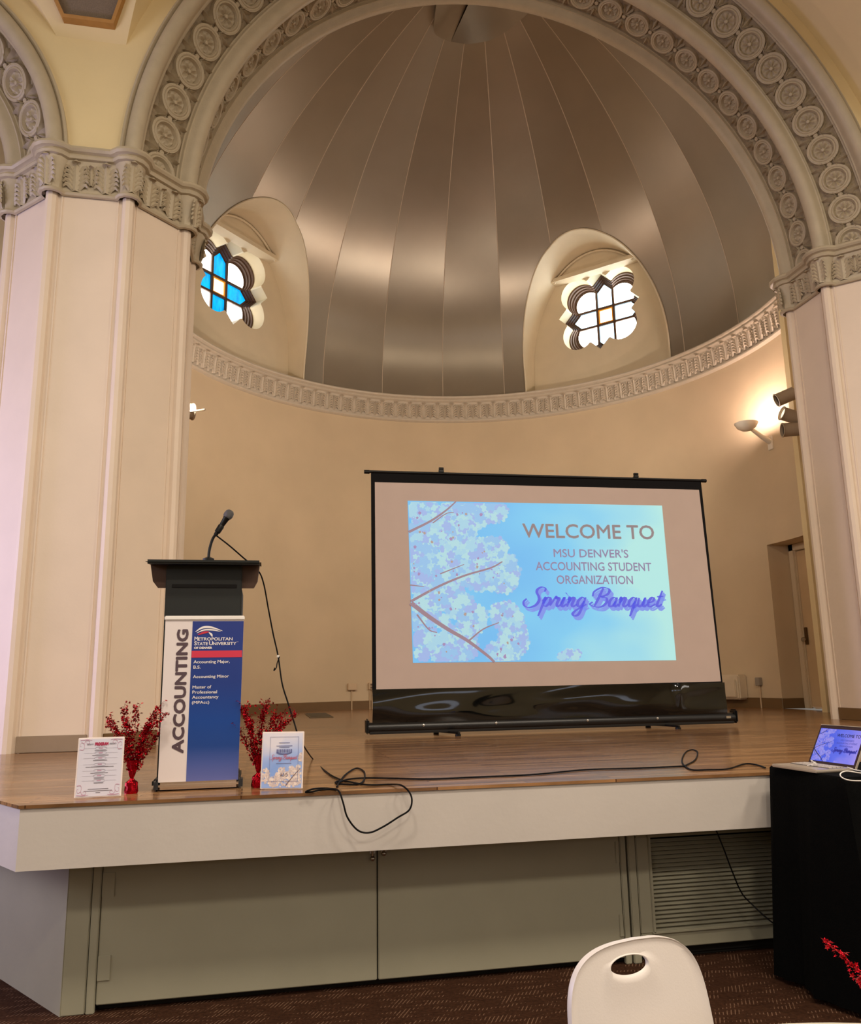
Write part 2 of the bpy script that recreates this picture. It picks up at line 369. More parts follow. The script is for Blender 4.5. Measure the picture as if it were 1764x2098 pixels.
# --- piers (octagonal, slim rounded corners, leaf capitals)
def octo(d=0.0, rb=0.055, cx=0.0, cy=0.0, z=0.0, n=7):
    """plan of the octagon with round corner bumps, offset outwards by d"""
    pts = []
    Rc = OAP/math.cos(math.pi/8)
    for k in range(8):
        a = math.pi/8 + k*math.pi/4
        c = (Rc*math.cos(a), Rc*math.sin(a)); rr = rb+d
        l = math.sqrt(max(rr*rr-d*d, 1e-9))
        def at(na, sgn):
            nx, ny = math.cos(na), math.sin(na); tx, ty = -ny, nx
            return (c[0]+nx*d+tx*l*sgn, c[1]+ny*d+ty*l*sgn)
        n0, n1 = a-math.pi/8, a+math.pi/8
        p0 = at(n0, -1); p1 = at(n1, 1)
        a0 = math.atan2(p0[1]-c[1], p0[0]-c[0]); a1 = math.atan2(p1[1]-c[1], p1[0]-c[0])
        while a1 < a0: a1 += 2*math.pi
        for i in range(n):
            t = a0+(a1-a0)*i/(n-1); pts.append(Vector((cx+c[0]+rr*math.cos(t), cy+c[1]+rr*math.sin(t), z)))
    return pts
def leaf_mesh(name, nl=5):
    """acanthus leaf: ridged spine with pairs of drooping lobes and a curled tip; width 1, height 1, relief along -y"""
    mb = MB()
    # body
    rows = []
    for i in range(9):
        v = i/8; w = 0.10+0.16*math.sin(math.pi*min(1.0, 0.15+v*0.75)); y = 0.03+0.10*v*v
        if v > 0.85: w *= 1-(v-0.85)/0.15*0.6
        rows.append([(-w, -y+0.03, v*0.95), (-w*0.45, -y-0.035, v*0.95), (0, -y-0.085, v*0.97), (w*0.45, -y-0.035, v*0.95), (w, -y+0.03, v*0.95)])
    mb.grid(rows)
    # curled tip
    mb.grid([[(-0.12, -0.14, 0.90), (0, -0.20, 0.93), (0.12, -0.14, 0.90)], [(-0.16, -0.24, 0.96), (0, -0.30, 1.0), (0.16, -0.24, 0.96)], [(-0.11, -0.34, 0.90), (0, -0.38, 0.90), (0.11, -0.34, 0.90)]])
    # side lobes
    for sx in (-1, 1):
        for k in range(nl):
            v0 = 0.06+0.155*k; r = 0.33-0.022*abs(k-1.5); 
            P = [(0.10, v0), (0.10+r*0.45, v0+0.14), (0.10+r*0.85, v0+0.17), (0.10+r*1.12, v0+0.07)]
            hw = [0.05, 0.078, 0.066, 0.02]
            rr = []
            for j, (x, z) in enumerate(P):
                a_ = P[max(j-1, 0)]; b_ = P[min(j+1, 3)]; tx, tz = b_[0]-a_[0], b_[1]-a_[1]; L = math.hypot(tx, tz); nx, nz = -tz/L*hw[j], tx/L*hw[j]
                yy = 0.04+0.10*v0*v0+(0.05, 0.10, 0.13, 0.10)[j]
                rr.append([(sx*(x+nx), -yy+0.06, z+nz), (sx*x, -yy, z), (sx*(x-nx), -yy+0.06, z-nz)])
            mb.grid(rr, flip=sx < 0)
    return mb.mesh(name, M_STUCCO, 45)
LEAF = leaf_mesh('acanthus leaf')
capprof = [(ZB, 0.012), (ZB+0.004, 0.034), (ZB+0.02, 0.044), (ZB+0.036, 0.034), (ZB+0.044, 0.010), (ZB+0.05, 0.006), (ZB+0.15, 0.010), (ZB+0.25, 0.028), (ZB+0.31, 0.052), (ZB+0.325, 0.056), (ZB+0.33, 0.084), (ZB+0.35, 0.094), (ZB+0.37, 0.084), (ZB+0.375, 0.092), (ZB+0.38, 0.115), (ZB+0.40, 0.13), (ZB+0.425, 0.122), (ZB+0.441, 0.10)]
for side, s in (('left', -1), ('right', 1)):
    pier = thing('wall_%s' % side, 'cream octagonal pier with rounded corners %s of the apse arch' % ('left' if s < 0 else 'right'), 'pillar', (s*OC, OCY, DECK), kind='structure')
    rows = [octo(0, 0.052, z=0.0), octo(0, 0.052, z=ZB-DECK+0.02)]
    part('shaft', MB().grid(rows, True), M_PIER, pier, 30)
    # thin fillets beside the corner rolls
    fil = MB()
    Rc = OAP/math.cos(math.pi/8)
    for k in range(8):
        na = k*math.pi/4
        for sg in (-1, 1):
            t = sg*(OSD-0.085)
            M = Matrix.Rotation(na, 4, 'Z')
            fil.box((OAP+0.003, t, (ZB-DECK)/2), (0.012, 0.012, ZB-DECK), M=M)
    part('corner_fillet', fil, M_PIER, pier, None)
    part('capital', MB().grid([octo(d, 0.075, z=z-DECK) for z, d in capprof], True), M_STUCCO, pier, 35)
    bb = [octo(0.012, 0.03, z=0.0, n=3), octo(0.012, 0.03, z=0.125, n=3), octo(0.0, 0.03, z=0.127, n=3)]
    for k in range(8):
        na = k*math.pi/4; M = Matrix.Rotation(na, 4, 'Z')
        if math.sin(na) > 0.5: continue
        grey = abs(math.sin(na)+1) < 0.1
        part('baseboard', MB().bev((OAP+0.006, 0, 0.063), (0.014, 2*OSD-0.125, 0.122), 0.003, M=M), M_BASEG if grey else M_BASEB, pier, None)
        for t, sc in ((-0.125, (0.235, 0.27)), (0.125, (0.235, 0.27)), (0.0, (0.13, 0.17))):
            ML = Matrix.Rotation(na, 4, 'Z') @ Matrix.Translation((OAP+0.008, t, ZB-DECK+0.05 if abs(t) > 0.01 else ZB-DECK+0.11)) @ Matrix.Rotation(math.pi/2, 4, 'Z') @ Matrix.Diagonal((sc[0], 0.24, sc[1], 1))
            link('acanthus_leaf', LEAF, pier, ML)
    for k in range(8):
        a = math.pi/8 + k*math.pi/4
        if math.sin(a) > 0.6: continue
        ML = Matrix.Rotation(a, 4, 'Z') @ Matrix.Translation((Rc+0.078, 0, ZB-DECK+0.05)) @ Matrix.Rotation(math.pi/2, 4, 'Z') @ Matrix.Diagonal((0.20, 0.24, 0.28, 1))
        link('acanthus_leaf', LEAF, pier, ML)

# --- front wall over the piers, pierced by the three arches
LAX, LAR = 6.556, 2.15
def arch_pts(cx, r, n=48): return [(cx-r*math.cos(math.pi*i/n), ZS+r*math.sin(math.pi*i/n)) for i in range(n+1)]
wall = MB()
for y, rc, rl in ((2.985, 3.955, LAR), (4.11, 3.47, 1.68)):
    out = [(-11, ZS-0.3), (-LAX-rl, ZS-0.3)] + arch_pts(-LAX, rl, 32) + [(-LAX+rl, ZS-0.3), (-rc, ZS-0.3)] + arch_pts(0, rc, 64) + [(rc, ZS-0.3), (LAX-rl, ZS-0.3)] + arch_pts(LAX, rl, 32) + [(LAX+rl, ZS-0.3), (11, ZS-0.3), (11, 13), (-11, 13)]
    wall.poly([out], lambda x, z: (x, y, z))
struct('wall_front', wall, M_CREAM, 'cream plaster wall above the piers around the arches', 'wall', None)

# --- arches
def rollarc(c, rad, a0, a1, n=9): return [(c[0]+rad*math.cos(math.radians(a0+(a1-a0)*i/n)), c[1]+rad*math.sin(math.radians(a0+(a1-a0)*i/n))) for i in range(n+1)]
q = 0.70711
def arch_profile(shift=0.0):
    p2 = (3.869-shift, 2.97); p3 = (3.424-shift, 3.415); p4 = (3.424-shift, 4.045)
    dC = (-q, q); iC = (q, q)
    pr = [(p2[0]+0.105, 3.02), (p2[0]+0.105, 2.935), (p2[0]+0.085, 2.925), (p2[0]+0.075, 2.94), (p2[0]+0.07, 2.955)]
    pr += rollarc((p2[0]-0.005, p2[1]-0.005), 0.072, -5, -205)
    def onC(t, dep): return (p2[0]+dC[0]*t+iC[0]*dep, p2[1]+dC[1]*t+iC[1]*dep)
    pr += [onC(0.09, 0.0), onC(0.105, 0.0), onC(0.108, 0.03), onC(0.125, 0.03), onC(0.126, 0.05)]
    pr2 = [onC(0.126, 0.05), onC(0.504, 0.05)]
    pr3 = [onC(0.504, 0.05), onC(0.505, 0.03), onC(0.522, 0.03), onC(0.525, 0.0), onC(0.54, 0.0)]
    pr3 += rollarc((p3[0]-0.005, p3[1]), 0.075, -65, -250)
    pr3 += [(p3[0], p3[1]+0.09), (p3[0], p3[1]+0.105), (p3[0]+0.03, p3[1]+0.108), (p3[0]+0.03, p3[1]+0.12), (p3[0]+0.05, p3[1]+0.121)]
    pr4 = [(p3[0]+0.05, p3[1]+0.121), (p3[0]+0.05, p4[1]-0.121)]
    pr5 = [(p3[0]+0.05, p4[1]-0.121), (p3[0]+0.03, p4[1]-0.12), (p3[0]+0.03, p4[1]-0.108), (p3[0], p4[1]-0.105), (p3[0], p4[1]-0.09)]
    pr5 += rollarc((p4[0], p4[1]), 0.07, -110, -290) + [(p4[0]+0.12, p4[1]+0.075)]
    return pr, pr2, pr3, pr4, pr5
def sweep(prof, cx, n, a0=-0.03, a1=math.pi+0.03):
    rows = []
    for r, y in prof:
        rows.append([Vector((cx-r*math.cos(a0+(a1-a0)*i/n), y, ZS+r*math.sin(a0+(a1-a0)*i/n))) for i in range(n+1)])
    return rows
def medallion_mesh(name, petals=8, na=40):
    """carved roundel: two rim rings, sunk field, rosette of drop petals; unit radius, relief along +z"""
    mb = MB(); rows = []
    rad = [0.0, 0.10, 0.16, 0.24, 0.32, 0.40, 0.48, 0.56, 0.62, 0.66, 0.70, 0.76, 0.80, 0.84, 0.90, 0.94, 0.98, 1.0, 1.0]
    for ri, r in enumerate(rad):
        row = []
        for i in range(na):
            a = 2*math.pi*i/na
            if r >= 0.66:
                z = {0.66: 0.10, 0.70: 0.17, 0.76: 0.17, 0.80: 0.135, 0.84: 0.17, 0.90: 0.18, 0.94: 0.15, 0.98: 0.16, 1.0: 0.12}[r]
                if ri == len(rad)-1: z = -0.05
            elif r <= 0.10: z = 0.13 if r == 0 else 0.11
            else:
                pt = math.cos(a*petals)*0.5+0.5
                env = math.sin(min(1, (r-0.13)/0.47)*math.pi)**0.6 if r < 0.6 else 0.0
                z = 0.0 + 0.14*env*pt**1.3
                if r == 0.56 or r == 0.62: z = 0.03+0.07*(1-pt)*(r == 0.56)
            row.append(Vector((r*math.cos(a), r*math.sin(a), z)))
        rows.append(row)
    mb.grid(rows[1:], True); o = len(mb.v)
    mb.add([(0, 0, 0.13)] + [tuple(v) for v in rows[1]], [(0, i+1, (i+1) % na+1) for i in range(na)])
    return mb.mesh(name, M_STUCCO, 60)
def sprig_mesh(name):
    """leafy filler between roundels: three lobed leaves fanning from a stem; unit size, relief +z"""
    mb = MB()
    for a, L, w in ((0.0, 1.0, 0.26), (0.62, 0.8, 0.2), (-0.62, 0.8, 0.2), (1.15, 0.55, 0.15), (-1.15, 0.55, 0.15)):
        ca, sa = math.cos(a), math.sin(a); rows = []
        for i in range(7):
            v = i/6; ww = w*math.sin(math.pi*min(1, v*0.85+0.15))*(0.65+0.35*(i % 2))
            row = []
            for u in (-1, 0, 1):
                x = v*L; y = u*ww
                row.append((x*ca-y*sa, x*sa+y*ca, 0.16*(1-abs(u))+0.05*math.sin(v*3)+0.015 if abs(u) < 1 else -0.04))
            rows.append(row)
        mb.grid(rows)
    return mb.mesh(name, M_STUCCO, 50)
ROUNDEL = medallion_mesh('roundel', 8); SPRIG = sprig_mesh('sprig')
LINK = MB().lathe([(1.0, 0.0), (1.0, 0.8), (0.75, 1.0), (0.45, 0.85), (0.01, 1.0)], 8).mesh('roundel link', M_STUCCO, 40)
def arch(name, label, cx, shift, nB, nD, n, rng=None, soffit=True):
    root = tag(link(name, None), label, 'arch', None, 'structure')
    root.location = (cx, OCY, ZS)
    MI = Matrix.Translation((-cx, -OCY, -ZS))
    pr, pr2, pr3, pr4, pr5 = arch_profile(shift)
    part('outer_moulding', MB().grid(sweep(pr, cx, n)), M_STUCCO, root, 35, M=MI)
    part('band_field', MB().grid(sweep(pr2, cx, n)), M_STUCCO_D, root, 35, M=MI)
    part('middle_moulding', MB().grid(sweep(pr3, cx, n)), M_STUCCO, root, 35, M=MI)
    part('soffit_field', MB().grid(sweep(pr4, cx, n)), M_STUCCO_D, root, 35, M=MI)
    part('inner_moulding', MB().grid(sweep(pr5, cx, n)), M_STUCCO, root, 35, M=MI)
    p2 = (3.869-shift, 2.97)
    tC = 0.315; rB = p2[0]-q*tC+q*0.05; yB = p2[1]+q*tC+q*0.05
    rD = 3.424-shift+0.05; yD = 3.73
    for (N, rr, yy, nr, ny, rad) in ((nB, rB, yB, -q, -q, 0.166), (nD, rD, yD, -1.0, 0.0, 0.148)):
        for i in range(N):
            for half in (0, 1):
                a = math.pi*(i+0.5+0.5*half)/N
                if half and i == N-1: continue
                if rng and not (rng[0] <= a <= rng[1]): continue
                er = Vector((-math.cos(a), 0, math.sin(a))); ey = Vector((0, 1, 0)); et = Vector((math.sin(a), 0, math.cos(a)))
                pos = er*rr + Vector((0, yy-OCY, 0)); nrm = er*nr + ey*ny; bi = nrm.cross(et)
                R = Matrix((et, bi, nrm)).transposed().to_4x4()
                T = Matrix.Translation(pos) @ R
                if half == 0: link('roundel', ROUNDEL, root, T @ Matrix.Diagonal((rad, rad, 0.27, 1)))
                else:
                    link('roundel_link', LINK, root, T @ Matrix.Diagonal((0.026, 0.026, 0.03, 1)))
                    for sg in (-1, 1):
                        TT = T @ Matrix.Translation((0, sg*0.045, 0)) @ Matrix.Rotation(sg*math.pi/2, 4, 'Z')
                        link('sprig', SPRIG, root, TT @ Matrix.Diagonal((rad*0.9, rad*0.9, 0.22, 1)))
    return root
arch('trim_1', 'large taupe arch with two bands of carved roundels framing the apse', 0.0, 0.0, 31, 30, 120)
arch('trim_2', 'smaller taupe side arch with carved roundels left of the apse arch', -LAX, 3.869-2.057, 15, 13, 60, rng=(1.9, 3.2))
arch('trim_3', 'smaller taupe side arch right of the apse arch', LAX, 3.869-2.057, 15, 13, 60, rng=(0, 0.7))

# --- apse wall with the recessed door
def acyl(a, r=RA, z=0.0):
    a = math.radians(a); return Vector((XA+r*math.cos(a), YC+r*math.sin(a), z))
D0, D1, DZ = -5.7, 5.85, 3.325
aw = MB()
def arc(a0, a1, n, z0, z1, r=RA): return [[acyl(a0+(a1-a0)*i/n, r, z) for i in range(n+1)] for z in (z0, z1)]
aw.grid(arc(-29, D0, 8, DECK, ZC0+0.1)); aw.grid(arc(D0, D1, 4, DZ, ZC0+0.1)); aw.grid(arc(D1, 209, 72, DECK, ZC0+0.1))
JX = 0.36
jb = []
for a in (D0, D1):
    p = acyl(a); jb.append((p, p+Vector((JX, 0, 0))))
for (p, p2) in jb: aw.grid([[p+Vector((0,0,DECK)), p2+Vector((0,0,DECK))], [p+Vector((0,0,DZ)), p2+Vector((0,0,DZ))]])
top0 = [acyl(D0+(D1-D0)*i/4, RA, DZ) for i in range(5)]
aw.grid([top0, [Vector((jb[0][1].x, p.y, DZ)) for p in top0]])
wx = jb[0][1].x
yd0, yd1 = jb[0][0].y, jb[1][0].y
struct('wall_apse', aw, M_APSE, 'curved tan plaster wall at the back of the stage', 'wall', 50)
door = thing('door_1', 'plain tan door in a deep recess of the curved wall', 'door', (wx, (yd0+yd1)/2, DECK), kind='structure')
hw = (yd1-yd0)/2
fr = MB()
for yy in (-hw+0.055, hw-0.055): fr.bev((0.0, yy, (DZ-DECK)/2), (0.05, 0.11, DZ-DECK), 0.008)
fr.bev((0.0, 0, DZ-DECK-0.05), (0.05, 2*hw, 0.10), 0.008)
for yy in (-hw+0.118, hw-0.118): fr.bev((0.01, yy, (DZ-DECK)/2-0.05), (0.03, 0.02, DZ-DECK-0.1), 0.004)
part('door_frame', fr, M_APSE, door)
leaf = part('door_leaf', MB().bev((0.035, 0, (DZ-DECK-0.1)/2), (0.04, 2*hw-0.225, DZ-DECK-0.12), 0.005), mat('tan door paint', (200, 170, 130), 0.45, var=0.04, scale=3), door)
part('lock_plate', MB().bev((0.0, hw-0.17, 1.0), (0.012, 0.06, 0.24), 0.003), mat('bronze lock plate', (120, 96, 66), 0.35, metal=0.9), leaf)
part('door_knob', MB().lathe([(0.012, 0), (0.012, 0.03), (0.03, 0.035), (0.034, 0.05), (0.028, 0.065), (0.001, 0.07)], 16, M=Matrix.Translation((0, hw-0.165, 0.95)) @ Matrix.Rotation(-math.pi/2, 4, 'Y')), M_STEEL, leaf, label='round steel door knob')
part('wall_back', MB().box((0.08, 0, (DZ-DECK)/2), (0.02, 2*hw, DZ-DECK)), M_APSE, door)
# baseboards
bbm = MB()
for a0, a1, n in ((D1, 205, 64),):
    for k in range(n):
        pass
rows = [arc(D1, 205, 70, DECK, DECK+0.14, RA-0.012)[0], arc(D1, 205, 70, DECK, DECK+0.14, RA-0.012)[1], arc(D1, 205, 70, DECK+0.145, 0, RA+0.004)[0]]
struct('baseboard_apse', MB().grid(rows), M_BASEB, 'brown vinyl baseboard along the curved apse wall', 'baseboard', 50)
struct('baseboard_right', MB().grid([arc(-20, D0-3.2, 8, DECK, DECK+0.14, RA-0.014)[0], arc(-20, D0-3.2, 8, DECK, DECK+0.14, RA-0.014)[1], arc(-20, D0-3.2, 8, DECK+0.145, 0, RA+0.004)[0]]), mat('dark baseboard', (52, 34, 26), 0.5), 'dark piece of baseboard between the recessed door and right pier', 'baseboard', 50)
p = acyl(D1, RA-0.004)
part('jamb_baseboard', MB().bev((-JX/2, hw+0.0, 0.07), (JX, 0.014, 0.14), 0.003), M_BASEB, door)

# --- apse cornice
cor = tag(link('trim_4', None), 'curved cornice band of upright acanthus leaves under the half dome', 'cornice', None, 'structure'); cor.location = (XA, YC, ZC0)
cp = [(0.0, -0.02), (0.03, -0.01), (0.05, 0.01), (0.05, 0.03), (0.025, 0.042), (0.022, 0.055), (0.03, 0.2), (0.05, 0.30), (0.085, 0.36), (0.11, 0.37), (0.125, 0.385), (0.125, 0.40), (0.105, 0.41), (0.115, 0.42), (0.145, 0.435), (0.15, 0.455), (0.14, 0.474), (-0.1, 0.476)]
rows = [[Vector(((RA-d)*math.cos(math.radians(a)), (RA-d)*math.sin(math.radians(a)), z)) for a in [-29+238*i/90 for i in range(91)]] for d, z in cp]
part('cornice_moulding', MB().grid(rows), mat('pale taupe cornice', (204, 190, 170), 0.5, var=0.04, scale=9), cor, 35)
LEAFC = LEAF.copy(); LEAFC.materials.clear(); LEAFC.materials.append(MATS['pale taupe cornice'])
NL = 52
for i in range(-6, NL+6):
    for half in (0, 1):
        a = math.radians((i+0.5*half+0.25)*180.0/NL)
        if not (-24 < math.degrees(a) < 204): continue
        sc = (0.235, 0.50, 0.29) if half == 0 else (0.10, 0.34, 0.26)
        ML = Matrix.Rotation(a, 4, 'Z') @ Matrix.Translation((RA-0.022, 0, 0.06)) @ Matrix.Rotation(-math.pi/2, 4, 'Z') @ Matrix.Diagonal((sc[0], sc[1]*0.7, sc[2], 1))
        link('acanthus_leaf', LEAFC, cor, ML)
# --- half dome of flat gores, cut open by the two window niches
G0 = 82.5
NA, NB_, NZC = 1.385, 2.14, 7.20            # niche profile: half width, height of its elliptical head, springing
NAZ = (44.0, 136.0); NDW = 4.6
def seam(az, t):
    k = math.cos(t); a = math.radians(az)
    return Vector((XA+RA*k*math.cos(a), DAY+(YC-DAY)*k+RA*k*math.sin(a), ZC1+DH*math.sin(t)))
def nloc(P, az):
    a = math.radians(az); dx, dy = P.x-XA, P.y-YC
    return -dx*math.sin(a)+dy*math.cos(a), dx*math.cos(a)+dy*math.sin(a), P.z
def nworld(t, u, z, az):
    a = math.radians(az); return Vector((XA-t*math.sin(a)+u*math.cos(a), YC+t*math.cos(a)+u*math.sin(a), z))
def nfield(P):
    g = 9.0
    for az in NAZ:
        t, u, z = nloc(P, az)
        if u < 2.0: continue
        g = min(g, abs(t)/NA-1 if z < NZC else math.hypot(t/NA, (z-NZC)/NB_)-1)
    return g
def clip(poly, fn):
    out = []
    vals = [fn(p) for p in poly]
    for i in range(len(poly)):
        a, b = poly[i], poly[(i+1) % len(poly)]; fa, fb = vals[i], vals[(i+1) % len(poly)]
        if fa >= 0: out.append(a)
        if (fa >= 0) != (fb >= 0):
            lo, hi = (a, b) if fa >= 0 else (b, a)
            for _ in range(9):
                m = (lo+hi)/2
                if fn(m) >= 0: lo = m
                else: hi = m
            out.append((lo+hi)/2)
    return out
def inside_dome(P):
    s = (P.z-ZC1)/DH
    if s >= 1: return False
    k = math.sqrt(1-s*s) if s > 0 else 1.0
    cy = DAY+(YC-DAY)*k; dx, dy = P.x-XA, P.y-cy
    az = math.degrees(math.atan2(dy, dx)); j = math.floor((az-G0)/15); mid = G0+15*j+7.5
    return math.hypot(dx, dy) < RA*k*math.cos(math.radians(7.5))/math.cos(math.radians(az-mid))
dome = tag(link('ceiling_apse', None), 'half dome over the stage of satin bronze gore panels with pale seams', 'dome', None, 'structure'); dome.location = (XA, YC, ZC1)
MI = Matrix.Translation((-XA, -YC, -ZC1))
TMAX = math.acos(0.12)
NT, NU = 60, 8
for j in range(-8, 9):
    a0, a1 = G0+15*j, G0+15*(j+1)
    mb = MB(); any_ = False
    for i in range(NT):
        t0, t1 = TMAX*i/NT, TMAX*(i+1)/NT
        s00, s01, s10, s11 = seam(a0, t0), seam(a1, t0), seam(a0, t1), seam(a1, t1)
        for k in range(NU):
            u0, u1 = k/NU, (k+1)/NU
            P = [s00.lerp(s01, u0), s00.lerp(s01, u1), s10.lerp(s11, u1), s10.lerp(s11, u0)]
            if min(p.y for p in P) < 4.09: P = clip(P, lambda p: p.y-4.09)
            if len(P) >= 3 and min(nfield(p) for p in P) < 0: P = clip(P, nfield)
            if len(P) >= 3: mb.add(P, [tuple(range(len(P)))]); any_ = True
    if any_:
        bm = bmesh.new(); me = mb.mesh('gore_panel', M_DOME)
        bm.from_mesh(me); bmesh.ops.remove_doubles(bm, verts=bm.verts, dist=1e-4); bm.to_mesh(me); bm.free()
        me.shade_smooth(); link('gore_panel', me, dome, MI)
    # seam batten
    run = []
    def flush(run):
        if len(run) > 2: part('seam_batten', MB().tube(run, 0.0075, 5), M_BATTEN, dome, 60, M=MI)
    for i in range(NT+1):
        p = seam(a0, TMAX*i/NT)
        if p.y > 4.12 and nfield(p) > 0.005: run.append(p)
        else: flush(run); run = []
    flush(run)
# boss closing the crown of the dome: shallow faceted cap
bo_ = crom([(-.40, 5.25, 0), (-.37, 5.7, 0), (-.34, 6.15, 0), (-.28, 6.50, 0), (-.12, 6.61, 0), (.10, 6.645, 0), (.30, 6.63, 0), (.57, 6.52, 0), (.75, 6.34, 0), (.90, 6.10, 0), (1.03, 5.85, 0), (1.18, 5.4, 0), (1.15, 5.0, 0), (.8, 4.7, 0), (.3, 4.6, 0), (-.15, 4.75, 0), (-.40, 5.25, 0)], 5)[:-1]
zc_ = 11.10
cap = MB(); n_ = len(bo_)
cap.grid([[Vector((v.x, v.y, zc_+0.12)) for v in bo_], [Vector((v.x, v.y, zc_)) for v in bo_]], True)
tip = Vector((0.20, 5.15, zc_+0.05))
fac = [0, 23, 44, 58, n_]
for i0, i1 in zip(fac[:-1], fac[1:]):
    arcp = [Vector((bo_[i % n_].x, bo_[i % n_].y, zc_)) for i in range(i0, i1+1)]
    dz_ = 0.10 if i0 == 0 else -0.04
    cap.add([tip+Vector((0, 0, dz_))]+arcp, [(0, k+1, k+2) for k in range(len(arcp)-1)])
part('crown_boss', cap, M_DOME, dome, 3, M=MI)

# --- window niches
def star_r(a, sc=1.0):
    a = a % (2*math.pi); c, s = abs(math.cos(a)), abs(math.sin(a))
    d = 0.80/(c+s); th = math.atan2(s, c)
    ca = math.atan2(0.40, 0.42); cd_ = math.hypot(0.42, 0.40); pr = cd_*math.sin(th-ca)
    if abs(pr) < 0.31: d = max(d, cd_*math.cos(th-ca)+math.sqrt(0.31**2-pr*pr))
    return d*sc
NST = 160
def star(sc=1.0, grow=0.0): return [((star_r(2*math.pi*i/NST)*sc+grow)*math.cos(2*math.pi*i/NST), (star_r(2*math.pi*i/NST)*sc+grow)*math.sin(2*math.pi*i/NST)) for i in range(NST)]
def clip2(poly, f):
    out = []
    for i in range(len(poly)):
        a, b = poly[i], poly[(i+1) % len(poly)]; fa, fb = f(a), f(b)
        if fa >= 0: out.append(a)
        if (fa >= 0) != (fb >= 0):
            t = fa/(fa-fb); out.append((a[0]+(b[0]-a[0])*t, a[1]+(b[1]-a[1])*t))
    return out
ZW = 8.23
prof = [(NA, ZC1-0.12)] + [(NA*math.cos(math.pi*i/40), NZC+NB_*math.sin(math.pi*i/40)) for i in range(41)] + [(-NA, ZC1-0.12)]
M_WFR = mat('dark bronze window frame', (84, 58, 42), 0.4, var=0.1)
M_REVEAL = mat('pale reveal paint', (226, 214, 182), 0.5, var=0.02)
M_AMBERBAR = mat('amber glass edge', (196, 120, 30), 0.3, emit=(230, 150, 40), estr=0.5)
def glass(name, rgb, e):
    m = mat(name, rgb, 0.15, var=0.0, emit=rgb, estr=e)
    nt = m.node_tree; b = nt.nodes['Principled BSDF']; tc = nt.nodes.new('ShaderNodeTexCoord')
    mp = nt.nodes.new('ShaderNodeMapping'); mp.inputs['Scale'].default_value = (6, 6, 1.5); nt.links.new(tc.outputs['Object'], mp.inputs[0])
    nz = nt.nodes.new('ShaderNodeTexNoise'); nz.inputs['Scale'].default_value = 3; nz.inputs['Detail'].default_value = 4; nt.links.new(mp.outputs[0], nz.inputs[0])
    r = nt.nodes.new('ShaderNodeMapRange'); r.inputs[1].default_value = 0.3; r.inputs[2].default_value = 0.7; r.inputs[3].default_value = e*0.55; r.inputs[4].default_value = e*1.35
    nt.links.new(nz.outputs['Fac'], r.inputs[0]); nt.links.new(r.outputs[0], b.inputs['Emission Strength'])
    return m
